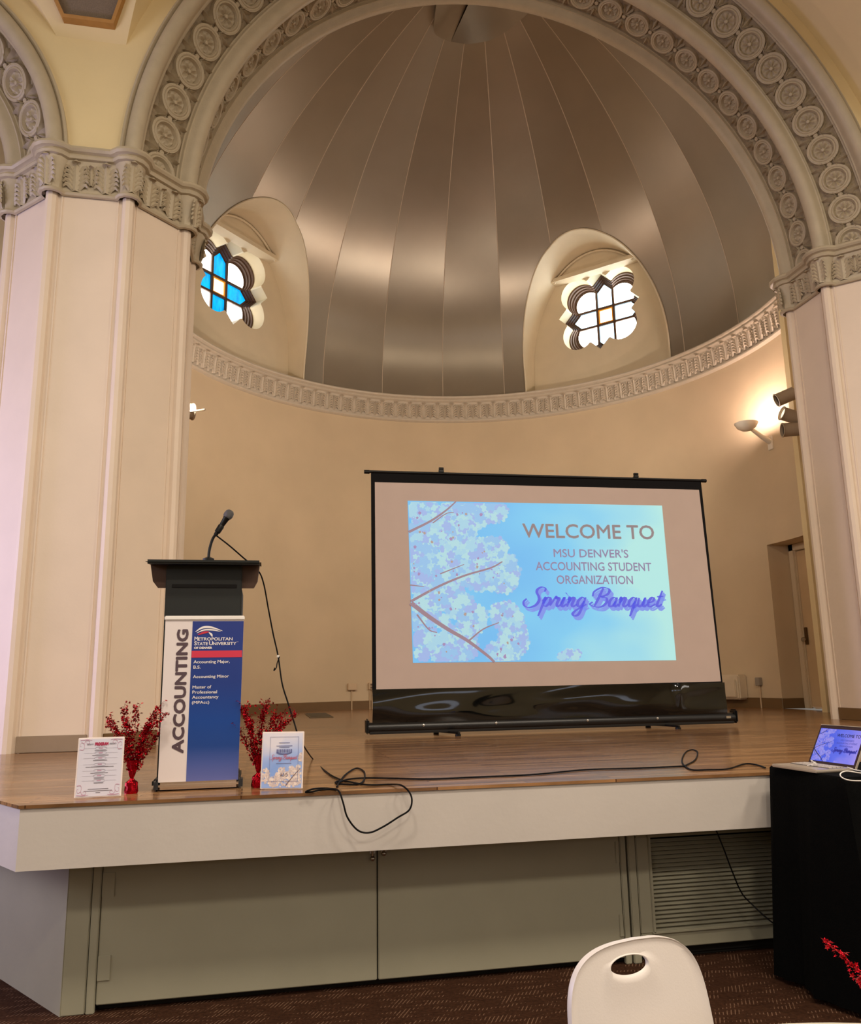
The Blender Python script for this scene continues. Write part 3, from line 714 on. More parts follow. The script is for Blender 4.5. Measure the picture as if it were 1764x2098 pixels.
for wi, az in enumerate(NAZ):
    right = wi == 0
    win = tag(link('window_%d' % (2-wi), None), ('sunlit' if right else 'blue and white stained glass') + (' stained glass window glaring white in the right niche of the dome' if right else ' star window in the left niche of the dome'), 'window', None, 'structure')
    a = math.radians(az); win.matrix_world = Matrix.Translation(nworld(0, NDW, ZC1, az)) @ Matrix.Rotation(a+math.pi/2, 4, 'Z')
    # local frame: x = -t (to the right seen from inside?), y = -u ... use world coords and inverse matrix
    MIW = win.matrix_world.inverted()
    W3 = lambda t, u, z: nworld(t, u, z, az)
    # soffit from the dome surface to the window wall
    inner = []
    fine = [(NA, ZC1-0.12), (NA, ZC1+0.1), (NA, NZC-0.15)] + [(NA*math.cos(math.pi*i/72), NZC+NB_*math.sin(math.pi*i/72)) for i in range(73)] + [(-NA, NZC-0.15), (-NA, ZC1+0.1), (-NA, ZC1-0.12)]
    for t, z in fine:
        lo, hi = 1.5, NDW
        for _ in range(24):
            m = (lo+hi)/2
            if inside_dome(W3(t, m, z)): lo = m
            else: hi = m
        inner.append(min(lo, NDW-0.01))
    rows = [[W3(t, inner[i]-0.012, z) for i, (t, z) in enumerate(fine)], [W3(t, inner[i]*0.5+NDW*0.5, z) for i, (t, z) in enumerate(fine)], [W3(t, NDW+0.01, z) for t, z in fine]]
    part('niche_soffit', MB().grid(rows), M_NICHE, win, 40, M=MIW)
    part('niche_bead', MB().tube(rows[0], 0.017, 6), M_NICHE, win, 60, M=MIW)
    # window wall with the star opening
    st = [(x, ZW+y) for x, y in star()]
    part('niche_wall', MB().poly([prof, st], lambda t, z: W3(t, NDW, z)), M_NICHE, win, None, M=MIW)
    part('reveal', MB().grid([[W3(t, u, z) for t, z in st+st[:1]] for u in (NDW, NDW+0.30)]), M_REVEAL, win, 30, M=MIW)
    # stepped frame
    def ring_(s0, u0, s1, u1): return [[W3(x, u0, ZW+y) for x, y in star(s0)+star(s0)[:1]], [W3(x, u1, ZW+y) for x, y in star(s1)+star(s1)[:1]]]
    fr = MB()
    for s0, u0, s1, u1 in ((1.0, 0.27, 0.965, 0.27), (0.965, 0.27, 0.95, 0.31), (0.95, 0.31, 0.92, 0.31), (0.92, 0.31, 0.905, 0.35), (0.905, 0.35, 0.875, 0.35), (0.875, 0.35, 0.86, 0.39), (0.86, 0.39, 0.80, 0.39)):
        fr.grid(ring_(s0, NDW+u0, s1, NDW+u1))
    part('window_frame', fr, M_WFR, win, 25, M=MIW)
    # glazing bars
    gb = 0.165; UB = NDW+0.385
    for kind, c in (('v', -gb), ('v', gb), ('h', -gb), ('h', gb)):
        ext = 0.62
        cs = [(c-0.022, -ext), (c+0.022, -ext), (c+0.022, ext), (c-0.022, ext)] if kind == 'v' else [(-ext, c-0.022), (ext, c-0.022), (ext, c+0.022), (-ext, c+0.022)]
        b = MB().add([W3(x, u, ZW+y) for u in (UB-0.02, UB+0.03) for x, y in cs], [(0,1,2,3), (7,6,5,4), (0,4,5,1), (1,5,6,2), (2,6,7,3), (3,7,4,0)])
        part('glazing_bar', b, M_WFR, win, None, M=MIW)
    ed = MB()
    for (x0, x1, y0, y1) in ((-gb, gb, gb-0.045, gb-0.016), (-gb, gb, -gb+0.016, -gb+0.045), (-gb, -gb+0.045, -gb, gb), (gb-0.045, gb, -gb, gb)):
        cs = [(x0, y0), (x1, y0), (x1, y1), (x0, y1)]
        ed.add([W3(x, u, ZW+y) for u in (UB-0.01, UB+0.02) for x, y in cs], [(0,1,2,3), (7,6,5,4), (0,4,5,1), (1,5,6,2), (2,6,7,3), (3,7,4,0)])
    part('amber_border', ed, M_AMBERBAR, win, None, M=MIW)
    gl = star(0.83)
    for ix in (-1, 0, 1):
        for iy in (-1, 0, 1):
            P = gl
            lim = lambda i: (-9, -gb) if i < 0 else ((-gb, gb) if i == 0 else (gb, 9))
            lx, ly = lim(ix), lim(iy)
            P = clip2(P, lambda p: p[0]-lx[0]); P = clip2(P, lambda p: lx[1]-p[0]); P = clip2(P, lambda p: p[1]-ly[0]); P = clip2(P, lambda p: ly[1]-p[1])
            if right:
                m = glass('sunlit amber glass', (255, 240, 205), 8.0) if ix == 0 and iy == 0 else (glass('sunlit white glass', (255, 250, 240), 11.0) if ix and iy else glass('sunlit pale blue glass', (180, 226, 255), 5.0))
            else:
                m = glass('amber white glass', (255, 236, 190), 4.0) if ix == 0 and iy == 0 else (glass('white glass', (255, 248, 236), 5.0) if ix and iy else glass('sky blue glass', (0, 160, 236), 1.3))
            if len(P) > 2: part('pane', MB().poly([P], lambda t, z: W3(t, UB+0.012, ZW+z)), m, win, None, M=MIW)
    # lunette panel and ledge over the window
    lun = []
    zl = 8.93; 
    for i in range(41):
        x = NA*math.cos(math.pi*i/40); z = NZC+NB_*math.sin(math.pi*i/40)
        if z > zl: lun.append((x, z))
    part('lunette_panel', MB().poly([lun], lambda t, z: W3(t, NDW-0.14, z)), M_NICHE, win, None, M=MIW)
    xe = lun[0][0]+0.03
    part('ledge', MB().add([W3(t, u, z) for u in (NDW-0.22, NDW) for t, z in ((-xe, zl-0.02), (xe, zl-0.02), (xe-0.03, zl+0.055), (-xe+0.03, zl+0.055))], [(0,1,2,3), (7,6,5,4), (0,4,5,1), (1,5,6,2), (2,6,7,3), (3,7,4,0)]), M_NICHE, win, None, M=MIW)
    part('lunette_rib', MB().tube([W3(t*0.97, NDW-0.17, z-0.035) for t, z in lun], 0.022, 6), M_NICHE, win, 60, M=MIW)

# --- hall vaults in front of the arch wall
VR, VL = 4.18, 2.357
def vz(s): return 7.27+1.25*s
vault = MB(); Y0 = 2.985
SS = [0, 0.05, 0.12, 0.2, 0.3, 0.42, 0.56, 0.72, 0.9, 1.1, 1.35, 1.6]
rc_, rl_, rr_ = [], [], []
def web(cx, r, sgn_edges):
    rows = []
    for s in SS:
        a0 = math.asin(min(1, (vz(s)-ZS)/r)) if (vz(s)-ZS) < r else math.pi/2
        rows.append([Vector((cx+r*math.cos(math.pi-a0-(math.pi-2*a0)*i/40), Y0-s*1.0, ZS+r*math.sin(math.pi-a0-(math.pi-2*a0)*i/40))) for i in range(41)])
    return rows
cen = web(0, VR, 0)
vault.grid(cen)
lef = web(-LAX, VL, 0)[:-4]; vault.grid(lef)
rig = web(LAX, VL, 0)[:-4]; vault.grid(rig)
for A, B in ((lef, cen), (None, None)):
    if A is None: break
    strip = [[A[i][-1].lerp(B[i][0], k/6) for k in range(7)] for i in range(len(A))]
    vault.grid(strip)
strip = [[cen[i][-1].lerp(rig[i][0], k/6) for k in range(7)] for i in range(len(rig))]
vault.grid(strip)
# carry the vault on towards the hall
last = cen[-1]
vault.grid([last, [Vector((v.x, -9.0, v.z)) for v in last]])
struct('ceiling', vault, M_CREAM, 'cream vaulted plaster ceiling of the hall springing above the arches', 'ceiling', 40)
for s, nm in ((-1, 'left'), (1, 'right')):
    struct('wall_%s_aisle' % nm, MB().box((s*7.4, 5.4, 5.2), (6.2, 0.1, 10.4)), M_CREAM, 'plain cream wall seen through the %s side arch' % nm, 'wall', None)
# framed grille panel on the spandrel, high over the left pier
pn = thing('wall_panel', 'grey grille panel in an ochre wood frame high above the left pier', 'panel', (-4.287, 2.915, 7.355))
px = lambda z: 0.217+0.55*z
def trap(z0, z1, ins, y): return [Vector((-px(z0)+ins, y(z0), z0)), Vector((px(z0)-ins, y(z0), z0)), Vector((px(z1)-ins, y(z1), z1)), Vector((-px(z1)+ins, y(z1), z1))]
yf = lambda z: -0.075-0.80*z
fr = MB()
o_ = trap(0.0, 0.55, 0.0, yf); i_ = trap(0.022, 0.53, 0.03, yf); ob = [v+Vector((0, 0.14, 0.0)) for v in o_]; ib = [v+Vector((0, 0.05, 0)) for v in i_]
fr.add(o_+i_+ob+ib, [(0,1,5,4), (1,2,6,5), (2,3,7,6), (3,0,4,7), (0,8,9,1), (1,9,10,2), (2,10,11,3), (3,11,8,0), (4,5,13,12), (5,6,14,13), (6,7,15,14), (7,4,12,15)])
part('frame', fr, mat('ochre wood frame', (176, 128, 62), 0.5, var=0.1, scale=10), pn, None)
part('grille', MB().add(ib, [(0, 1, 2, 3)]), mat('grey grille cloth', (128, 112, 92), 0.8, var=0.15, scale=120, bump=0.4, bscale=300), pn, None)

# --- the hall behind the photographer, with its daylit windows
struct('wall_back', MB().box((0, -13.0, 5.0), (20, 0.2, 10.0)), M_CREAM, 'cream back wall of the hall behind the photographer', 'wall', None)
M_DAY = mat('daylit hall glass', (235, 240, 255), 0.3, var=0.0, emit=(226, 236, 255), estr=1.6)
for k, x in enumerate((-6.6, -2.2, 2.2, 6.6)):
    wn = tag(link('window_%d' % (3+k), None), 'wide daylit hall window, number %s from the left in the back wall' % ('one', 'two', 'three', 'four')[k], 'window', None, 'structure'); wn.location = (x, -12.88, 3.2)
    part('window_frame', MB().bev((-1.55, 0, 0.6), (0.12, 0.1, 1.3), 0.01).bev((1.55, 0, 0.6), (0.12, 0.1, 1.3), 0.01).bev((0, 0, 0), (3.2, 0.1, 0.12), 0.01).bev((0, 0, 1.2), (3.2, 0.1, 0.12), 0.01), M_PIER, wn, None)
    for i in range(4): part('pane', MB().box((-1.125+0.75*i, -0.01, 0.6), (0.72, 0.02, 1.1)), M_DAY, wn, None)
for s_, nm in ((-1, 'left'), (1, 'right')):
    struct('wall_%s_hall' % nm, MB().box((s_*9.6, -4.0, 5.0), (0.2, 18, 10.0)), M_CREAM, 'cream %s side wall of the hall beside the photographer' % nm, 'wall', None)
# ------------------------------------------------------------------ projected slide (shared by the screen and the laptop)
def emat(name, rgb, e, rough=0.6):
    m = mat(name, tuple(c*0.45 for c in rgb), rough, var=0.0, emit=rgb, estr=e); return m
def slide_bg(name, c0, c1, c2, e):
    """blue sky with soft pale clouds to the right, as picture content of the slide"""
    m = bpy.data.materials.new(name); m.use_nodes = True; nt = m.node_tree; b = nt.nodes['Principled BSDF']
    at = nt.nodes.new('ShaderNodeAttribute'); at.attribute_name = 'slide_uv'
    sp = nt.nodes.new('ShaderNodeSeparateXYZ'); nt.links.new(at.outputs['Vector'], sp.inputs[0])
    nz = nt.nodes.new('ShaderNodeTexNoise'); nz.inputs['Scale'].default_value = 2.6; nz.inputs['Detail'].default_value = 1.5; nt.links.new(at.outputs['Vector'], nz.inputs[0])
    rx = nt.nodes.new('ShaderNodeMapRange'); rx.inputs[1].default_value = 0.35; rx.inputs[2].default_value = 1.0; rx.inputs[3].default_value = -0.25; rx.inputs[4].default_value = 0.55; nt.links.new(sp.outputs[0], rx.inputs[0])
    ad = nt.nodes.new('ShaderNodeMath'); nt.links.new(rx.outputs[0], ad.inputs[0]); nt.links.new(nz.outputs['Fac'], ad.inputs[1])
    cr = nt.nodes.new('ShaderNodeValToRGB'); nt.links.new(ad.outputs[0], cr.inputs[0])
    el = cr.color_ramp.elements; el[0].position = 0.15; el[0].color = lin(c0); el[1].position = 0.95; el[1].color = lin(c2)
    k = el.new(0.55); k.color = lin(c1)
    nt.links.new(cr.outputs[0], b.inputs['Emission Color']); b.inputs['Emission Strength'].default_value = e
    sc_ = nt.nodes.new('ShaderNodeVectorMath'); sc_.operation = 'SCALE'; sc_.inputs['Scale'].default_value = 0.3 if e > 0 else 1.0; nt.links.new(cr.outputs[0], sc_.inputs[0])
    nt.links.new(sc_.outputs[0], b.inputs['Base Color']); b.inputs['Roughness'].default_value = 0.7
    MATS[name] = m; return m
def ribbon(mb, pts, w, F, lay, mi):
    P = crom([(a, b, 0) for a, b in pts], 5); vs = []
    for i, p in enumerate(P):
        a = P[max(i-1, 0)]; b = P[min(i+1, len(P)-1)]; t = b-a; L = t.length or 1
        ww = w*(1-0.5*i/(len(P)-1)); nx, ny = -t.y/L*ww, t.x/L*ww*1.7
        vs += [F(p.x+nx, p.y+ny, lay), F(p.x-nx, p.y-ny, lay)]
    mb.add(vs, [(2*i, 2*i+1, 2*i+3, 2*i+2) for i in range(len(P)-1)], mi)
def blossoms(mb, F, rng, clusters, n, pet, lay0, mats_n=4, asp=1.7):
    for k in range(n):
        cx, cy, rx, ry = rng.choice(clusters)
        r = math.sqrt(rng.random()); a = rng.random()*6.283
        x, y = cx+rx*r*math.cos(a), cy+ry*r*math.sin(a)
        if not (0.012 < x < 0.985 and 0.02 < y < 0.98): continue
        s = pet*(0.55+0.75*rng.random()); rot = rng.random()*6.28; mi = rng.randrange(mats_n); lay = lay0+rng.random()*0.9
        vs = [F(x, y, lay)]; m = 15
        for i in range(m):
            b = rot+6.283*i/m; rr = s*(0.62+0.38*abs(math.sin(2.5*(b-rot))))
            vs.append(F(min(0.995, max(0.003, x+rr*math.cos(b))), min(0.993, max(0.005, y+rr*math.sin(b)*asp)), lay))
        mb.add(vs, [(0, i+1, (i+1) % m+1) for i in range(m)], mi)
CLUS = [(0.05,0.93,.06,.08),(0.18,0.90,.12,.09),(0.28,0.94,.09,.06),(0.16,0.78,.08,.09),(0.05,0.75,.06,.1),(0.06,0.55,.07,.13),(0.16,0.56,.08,.13),(0.27,0.58,.08,.13),(0.35,0.55,.05,.12),(0.28,0.70,.09,.06),(0.08,0.40,.06,.07),(0.17,0.35,.05,.07),(0.22,0.26,.05,.08),(0.07,0.16,.08,.14),(0.16,0.10,.07,.09),(0.35,0.28,.055,.07),(0.37,0.15,.045,.12),(0.33,0.06,.05,.05),(0.02,0.5,.02,.3)]
TWIGS = [([(0,.80),(.08,.87),(.14,.94),(.18,1.0)], .006), ([(0,.37),(.1,.46),(.2,.53),(.3,.58),(.345,.62)], .006), ([(0,.36),(.06,.28),(.13,.2),(.2,.13),(.27,.04),(.295,0.0)], .011), ([(.205,.13),(.26,.2),(.32,.24)], .004), ([(.02,.29),(.06,.2),(.09,.18)], .004), ([(.09,.86),(.14,.92),(.17,.93)], .003), ([(.11,.54),(.17,.58),(.2,.6)], .003), ([(0,.47),(.05,.46)], .003)]
def put_text(mb, F, vf, u0, u1, v0, v1, lay, mi=0, n=None):
    vs, fs, asp = vf
    for a, b in (((0, 0),) if not n else ((0, 0), (n, 0), (-n, 0), (0, n*1.7), (0, -n*1.7))):
        mb.add([F(u0+(u1-u0)*x+a, v0+(v1-v0)*y+b, lay+abs(a)*2+b) for x, y in vs], fs, mi)
def make_slide(parent, F, mats, npet, M=None, seed=4, lines=True):
    """F(u,v,layer) places slide coordinates in space; mats: bg, petals(4), twig, heading, small, title dark, title light, heart"""
    rng = random.Random(seed)
    mb = MB(); n = 24
    mb.grid([[F(i/n, j/n, 0) for i in range(n+1)] for j in range(n+1)])
    bg = link('slide', mb.mesh('slide', mats['bg']), parent, M)
    at = bg.data.attributes.new('slide_uv', 'FLOAT_VECTOR', 'POINT')
    for k, d in enumerate(at.data): d.vector = ((k % (n+1))/n*1.7, (k//(n+1))/n, 0)
    # keep u in 0..1 for the cloud ramp
    for k, d in enumerate(at.data): d.vector = ((k % (n+1))/n, (k//(n+1))/n, 0)
    mb = MB(); blossoms(mb, F, rng, CLUS, npet, 0.020, 1.0)
    o = link('blossom_print', mb.mesh('blossom_print', mats['pet']), parent, M); o['kind'] = 'stuff'
    mb = MB()
    for p, w in TWIGS: ribbon(mb, p, w*0.8, F, 2.1, 0)
    for k in range(int(npet/40)):
        cx, cy, rx, ry = rng.choice(CLUS); x = min(.985, max(.015, cx+rx*(rng.random()-.5)*1.2)); y = min(.98, max(.02, cy+ry*(rng.random()-.5)*1.2)); s = 0.0045*(.6+rng.random())
        a = rng.random()*6.28
        mb.add([F(x+s*math.cos(a+i*1.257)*(1 if i % 2 == 0 else .6), min(.99, max(.01, y+1.7*s*math.sin(a+i*1.257))), 2.15) for i in range(5)], [(0,1,2,3,4)], 1 if k % 3 else 2)
    link('branch_print', mb.mesh('branch_print', [mats['twig'], mats['heart'], mats['bud']]), parent, M)
    for txt, u0, u1, v0, v1, off, key in (("WELCOME TO", .43, .955, .775, .865, .0013, 'head'), ("MSU DENVER'S", .545, .842, .652, .705, .0006, 'small'), ("ACCOUNTING STUDENT", .472, .932, .567, .62, .0006, 'small'), ("ORGANIZATION", .55, .852, .482, .535, .0006, 'small')):
        mb = MB(); put_text(mb, F, text_poly(txt, 0), u0, u1, v0, v1, 2.3, n=off)
        link('slide_text', mb.mesh('slide_text', mats[key]), parent, M)
    sp = script_poly('Spring Banquet', 0.145); mb = MB()
    for k, (du, dv, mi, lay) in enumerate(((.010, -.022, 1, 2.2), (.0055, -.012, 1, 2.26), (0, 0, 0, 2.34))):
        put_text(mb, F, sp, .412+du, .972+du, .275+dv, .465+dv, lay, mi)
    link('slide_title', mb.mesh('slide_title', [mats['t0'], mats['t1']]), parent, M)
    mb = MB(); blossoms(mb, F, rng, [(0.59, 0.01, .045, .05)], int(npet/25), 0.016, 1.0)
    o = link('blossom_print', mb.mesh('blossom_print', mats['pet']), parent, M); o['kind'] = 'stuff'
E_S = 0.72
SCR = dict(bg=slide_bg('projected sky', (118, 192, 248), (130, 208, 250), (180, 236, 236), E_S),
           pet=[emat('projected petal pale', (176, 224, 246), E_S), emat('projected petal blue', (158, 206, 250), E_S), emat('projected petal lilac', (168, 194, 248), E_S), emat('projected petal white', (186, 232, 242), E_S)],
           twig=emat('projected twig', (176, 146, 160), 0.6), heart=emat('projected flower heart', (184, 156, 206), 0.62), bud=emat('projected bud', (200, 176, 166), 0.6),
           head=emat('projected heading', (178, 160, 160), 0.6), small=emat('projected small text', (172, 156, 186), 0.66), t0=emat('projected title', (98, 102, 236), 0.75), t1=emat('projected title echo', (134, 156, 248), 0.75))

# ------------------------------------------------------------------ projection screen
YS = 3.45
scr = thing('projection_screen', 'large black framed pull-up projection screen showing a blossom slide', 'screen', (0.05, YS, DECK))
SI = Matrix.Translation((-0.05, -YS, -DECK))
zt = lambda x: 3.409+(x+1.661)*0.0062
def quad(p0, p1, p2, p3, y, n=1): return [Vector((p[0], y, p[1])) for p in (p0, p1, p2, p3)]
mb = MB()
for dy in (0.0, 0.004): mb.add(quad((-1.655, 1.39), (1.772, 1.40), (1.724, 3.42), (-1.661, 3.405), YS+dy), [(0,1,2,3)])
part('screen_backing', mb, mat('black screen border', (11, 9, 10), 0.85, spec=0.2), scr, None, M=SI, label='black fabric border')
part('white_surface', MB().add(quad((-1.619, 1.408), (1.753, 1.425), (1.693, 3.334), (-1.625, 3.312), YS-0.002), [(0,1,2,3)]), mat('matte white screen', (186, 166, 156), 0.8, var=0.02), scr, None, M=SI)
cs = [(-1.316, 3.142), (1.271, 3.159), (1.298, 1.632), (-1.285, 1.643)]
def FS(u, v, lay):
    a = Vector((cs[3][0], 0, cs[3][1])).lerp(Vector((cs[2][0], 0, cs[2][1])), u); b = Vector((cs[0][0], 0, cs[0][1])).lerp(Vector((cs[1][0], 0, cs[1][1])), u)
    p = a.lerp(b, v); return Vector((p.x, YS-0.004-lay*0.0012, p.z))
make_slide(scr, FS, SCR, 2600, M=SI)
# glossy, wrinkled vinyl skirt between screen and housing
rows = []
for j in range(21):
    v = j/20; row = []
    for i in range(121):
        u = i/120; x = -1.655+(1.79+1.655)*u; z = 1.415-0.315*v
        y = YS-0.003-0.012*math.sin(v*math.pi)-0.010*math.sin(v*math.pi)*math.sin(u*9.5+1.5*math.sin(v*4))-0.004*math.sin(u*23+v*5)*math.sin(v*math.pi)
        y -= 0.03*math.exp(-((u-0.86)/0.012)**2)*(1-v)*math.sin(v*3.14+0.4)
        row.append(Vector((x, y, z)))
    rows.append(row)
part('vinyl_skirt', MB().grid(rows, flip=True), mat('glossy black vinyl', (9, 10, 10), 0.07, var=0.0, coat=0.3), scr, 80, M=SI, label='glossy black vinyl skirt')
hx0, hx1 = -1.711, 1.885
part('housing', MB().tube([(hx0+0.02, YS+0.02, 1.082), (hx1-0.02, YS+0.02, 1.082)], 0.047, 20).bev(((hx0+hx1)/2, YS+0.02, 1.052), (hx1-hx0-0.05, 0.07, 0.05), 0.01), mat('black metal housing', (14, 12, 12), 0.35, var=0.05), scr, 40, M=SI)
for x in (hx0+0.012, hx1-0.012): part('end_cap', MB().bev((x, YS+0.022, 1.095), (0.03, 0.115, 0.13), 0.02), M_BLACK, scr, 40, M=SI)
part('badge', MB().bev((hx1-0.10, YS-0.03, 1.088), (0.05, 0.004, 0.022), 0.001), M_STEEL, scr, None, M=SI, label='small silver badge')
for x in (-1.2, -0.53, 0.35, 1.05): part('rivet', MB().lathe([(0.011, 0), (0.011, 0.003), (0.006, 0.005), (0.001, 0.005)], 10, M=Matrix.Translation((x, YS-0.026, 1.095)) @ Matrix.Rotation(math.pi/2, 4, 'X')), M_STEEL, scr, 40, M=SI)
part('top_rod', MB().tube([(-1.70, YS, 3.412), (1.76, YS, 3.432)], 0.013, 10), M_BLACK, scr, 40, M=SI)
for x in (-1.70, 1.755): part('rod_end', MB().tube([(x-0.025, YS, zt(x)), (x+0.025, YS, zt(x))], 0.018, 10), M_BLACK, scr, 40, M=SI)
for x in (-0.986, 1.014):
    part('hook', MB().bev((x, YS, zt(x)+0.025), (0.05, 0.03, 0.03), 0.006).tube([(x-0.022, YS, zt(x)+0.05), (x+0.022, YS, zt(x)+0.05)], 0.014, 10), M_BLACK, scr, 40, M=SI)
    part('support_pole', MB().tube([(x, YS+0.05, 1.08), (x, YS+0.05, zt(x)+0.03), (x, YS, zt(x)+0.03)], 0.013, 8), M_BLACK, scr, 40, M=SI)
for x in (-0.975, 1.13):
    f = part('foot', MB().bev((0, 0, 0), (0.035, 0.42, 0.016), 0.005, M=tmat((x, YS+0.04, 1.026), rz=0.32)), M_BLACK, scr, 40, M=SI)
    for sgn in (-1, 1):
        part('foot_pad', MB().lathe([(0.001, 0.0), (0.026, 0.0), (0.026, 0.016), (0.01, 0.02), (0.001, 0.02)], 14, (x-sgn*0.06, YS+0.04+sgn*0.185, DECK)), M_BLACK, f, 40)

# ------------------------------------------------------------------ lectern with microphone
LX, LY = -2.925, 0.50
lec = thing('lectern', 'black lectern with a wide brown-sided reading tray behind the accounting banner', 'lectern', (LX, LY, DECK))
M_LEC = mat('black green laminate', (15, 20, 18), 0.5, var=0.06, scale=12)
M_LECB = mat('brown tray side', (70, 44, 27), 0.55, var=0.1, scale=14)
part('body', MB().bev((-0.003, 0.13, 0.50), (0.388, 0.32, 0.98), 0.012).bev((-0.003, 0.12, 0.02), (0.42, 0.40, 0.04), 0.01), M_LEC, lec)
tr = MB()
sec_t = [(-0.278, 1.11), (0.278, 1.11), (0.268, 1.02), (0.25, 0.985), (-0.235, 0.985), (-0.262, 1.02)]
rows = [[Vector((x, y, z+ (y+0.03)*0.12)) for x, z in sec_t] for y in (-0.02, 0.38)]
tr.grid(rows, True); tr.add(rows[0], [(0,1,2,3,4,5)]); tr.add(rows[1], [(5,4,3,2,1,0)])
tray = part('tray', tr, M_LECB, lec, 30, label='brown underside tray')
part('tray_top', MB().bev((0, 0.17, 1.128), (0.575, 0.44, 0.022), 0.01, M=Matrix.Rotation(0.09, 4, 'X') @ Matrix.Translation((0, 0, -0.012))), M_LEC, lec)
fp = part('front_panel', MB().bev((-0.003, -0.03, 0.94), (0.386, 0.014, 0.33), 0.006), M_LEC, lec)
part('slot', MB().bev((0.0, -0.0385, 0.995), (0.33, 0.006, 0.020), 0.004), M_GAP, fp)
mic = thing('microphone', 'black gooseneck microphone standing on the lectern', 'microphone', (-2.917, 0.56, DECK+1.142))
part('mic_base', MB().lathe([(0.001, 0), (0.03, 0), (0.03, 0.012), (0.014, 0.02), (0.001, 0.02)], 16), M_BLACK, mic)
neck = crom([(0, 0, 0.01), (0.003, 0, 0.06), (0.018, 0, 0.12), (0.042, 0, 0.158)], 8)
part('gooseneck', MB().tube(neck, 0.0075, 8), M_BLACK, mic)
d = Vector((0.5, 0, 0.866)); p0 = Vector((0.045, 0, 0.165))
MM = Matrix.Translation(p0) @ d.to_track_quat('Z', 'Y').to_matrix().to_4x4()
part('mic_clip', MB().lathe([(0.010, -0.012), (0.016, -0.008), (0.017, 0.03), (0.015, 0.035)], 14, M=MM), M_BLACK, mic)
part('mic_body', MB().lathe([(0.001, -0.03), (0.011, -0.028), (0.0125, 0.02), (0.017, 0.075), (0.019, 0.08), (0.019, 0.085)], 16, M=MM), M_BLACK, mic)
part('mic_grille', MB().lathe([(0.019, 0.085), (0.0245, 0.09), (0.026, 0.1), (0.026, 0.108), (0.023, 0.122), (0.015, 0.131), (0.001, 0.134)], 18, M=MM), mat('steel mesh grille', (120, 118, 118), 0.45, metal=0.8, bump=1.0, bscale=500), mic)

# ------------------------------------------------------------------ roll-up banner in front of the lectern
BX, BY = -2.906, 0.27
ban = thing('rollup_banner', 'small white and blue roll-up banner reading ACCOUNTING', 'banner', (BX, BY, DECK))
zb0, zb1 = 0.04, 0.812
part('banner_sheet', MB().add([(-0.186, 0, zb0), (0.184, 0, zb0), (0.19, 0.01, zb1), (-0.187, 0.01, zb1), (-0.186, 0.003, zb0), (0.184, 0.003, zb0), (0.19, 0.013, zb1), (-0.187, 0.013, zb1)], [(0,1,2,3), (7,6,5,4), (0,4,5,1), (1,5,6,2), (2,6,7,3), (3,7,4,0)]), mat('white banner film', (226, 216, 214), 0.4, var=0.01), ban, None)
yb = lambda z: 0.01*(z-zb0)/(zb1-zb0)
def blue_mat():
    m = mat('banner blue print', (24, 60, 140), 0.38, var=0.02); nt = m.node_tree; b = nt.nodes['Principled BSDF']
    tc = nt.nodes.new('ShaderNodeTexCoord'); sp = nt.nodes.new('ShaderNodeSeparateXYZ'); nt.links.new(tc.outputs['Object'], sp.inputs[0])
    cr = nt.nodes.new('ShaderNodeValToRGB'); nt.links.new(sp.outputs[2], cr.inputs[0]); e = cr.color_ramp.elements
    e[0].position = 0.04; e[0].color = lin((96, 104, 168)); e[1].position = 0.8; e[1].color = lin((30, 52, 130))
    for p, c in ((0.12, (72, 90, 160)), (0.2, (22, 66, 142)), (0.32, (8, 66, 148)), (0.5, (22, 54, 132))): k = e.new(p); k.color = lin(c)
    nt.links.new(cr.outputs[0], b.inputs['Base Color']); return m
def pl(mb, x0, x1, z0, z1, lay, mi=0):
    return mb.add([(x0, yb(z0)-0.0006*lay, z0), (x1, yb(z0)-0.0006*lay, z0), (x1, yb(z1)-0.0006*lay, z1), (x0, yb(z1)-0.0006*lay, z1)], [(0,1,2,3)], mi)
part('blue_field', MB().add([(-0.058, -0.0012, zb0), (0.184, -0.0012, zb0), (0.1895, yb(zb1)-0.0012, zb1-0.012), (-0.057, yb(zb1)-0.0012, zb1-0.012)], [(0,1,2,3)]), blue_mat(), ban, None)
part('red_stripe', pl(MB(), -0.056, 0.1855, 0.622, 0.655, 4), mat('banner red print', (206, 52, 78), 0.4, var=0.01), ban, None)
M_INK = mat('plum ink', (84, 66, 74), 0.5, var=0.01); M_WINK = mat('white ink', (236, 230, 228), 0.5, var=0.01); M_RINK = mat('red ink', (196, 44, 62), 0.5, var=0.01)
def line_text(par, txt, x0, z0, h, w=None, off=0.0, m=M_WINK, lay=4, rot=False, name='lettering', F=None):
    vs, fs, asp = text_poly(txt)
    w = w or h*asp; mb = MB(); e_ = off*0.06
    for kx, kz in ((0, 0), (e_, 0), (-e_, 0), (0, e_), (0, -e_)): mb.add([(x0+x*w+kx, yb(z0+y*h)-0.0006*lay-kx*.1-kz*.15, z0+y*h+kz) for x, y in vs], fs)
    return link(name, mb.mesh(name, m), par)
vs, fs, asp = text_poly('ACCOUNTING')
mb = MB()
for kx, kz in [(0.0032*math.cos(a_*.785), 0.0032*math.sin(a_*.785)) for a_ in range(8)] + [(0, 0), (.0015, 0), (-.0015, 0), (0, .0015), (0, -.0015)]:
    mb.add([(-0.077-(y*0.050)+kx, yb(0.17+x*0.592)-0.002-kx*.05-kz*.03, 0.174+x*0.584+kz) for x, y in vs], fs)
link('lettering', mb.mesh('lettering', M_INK), ban)
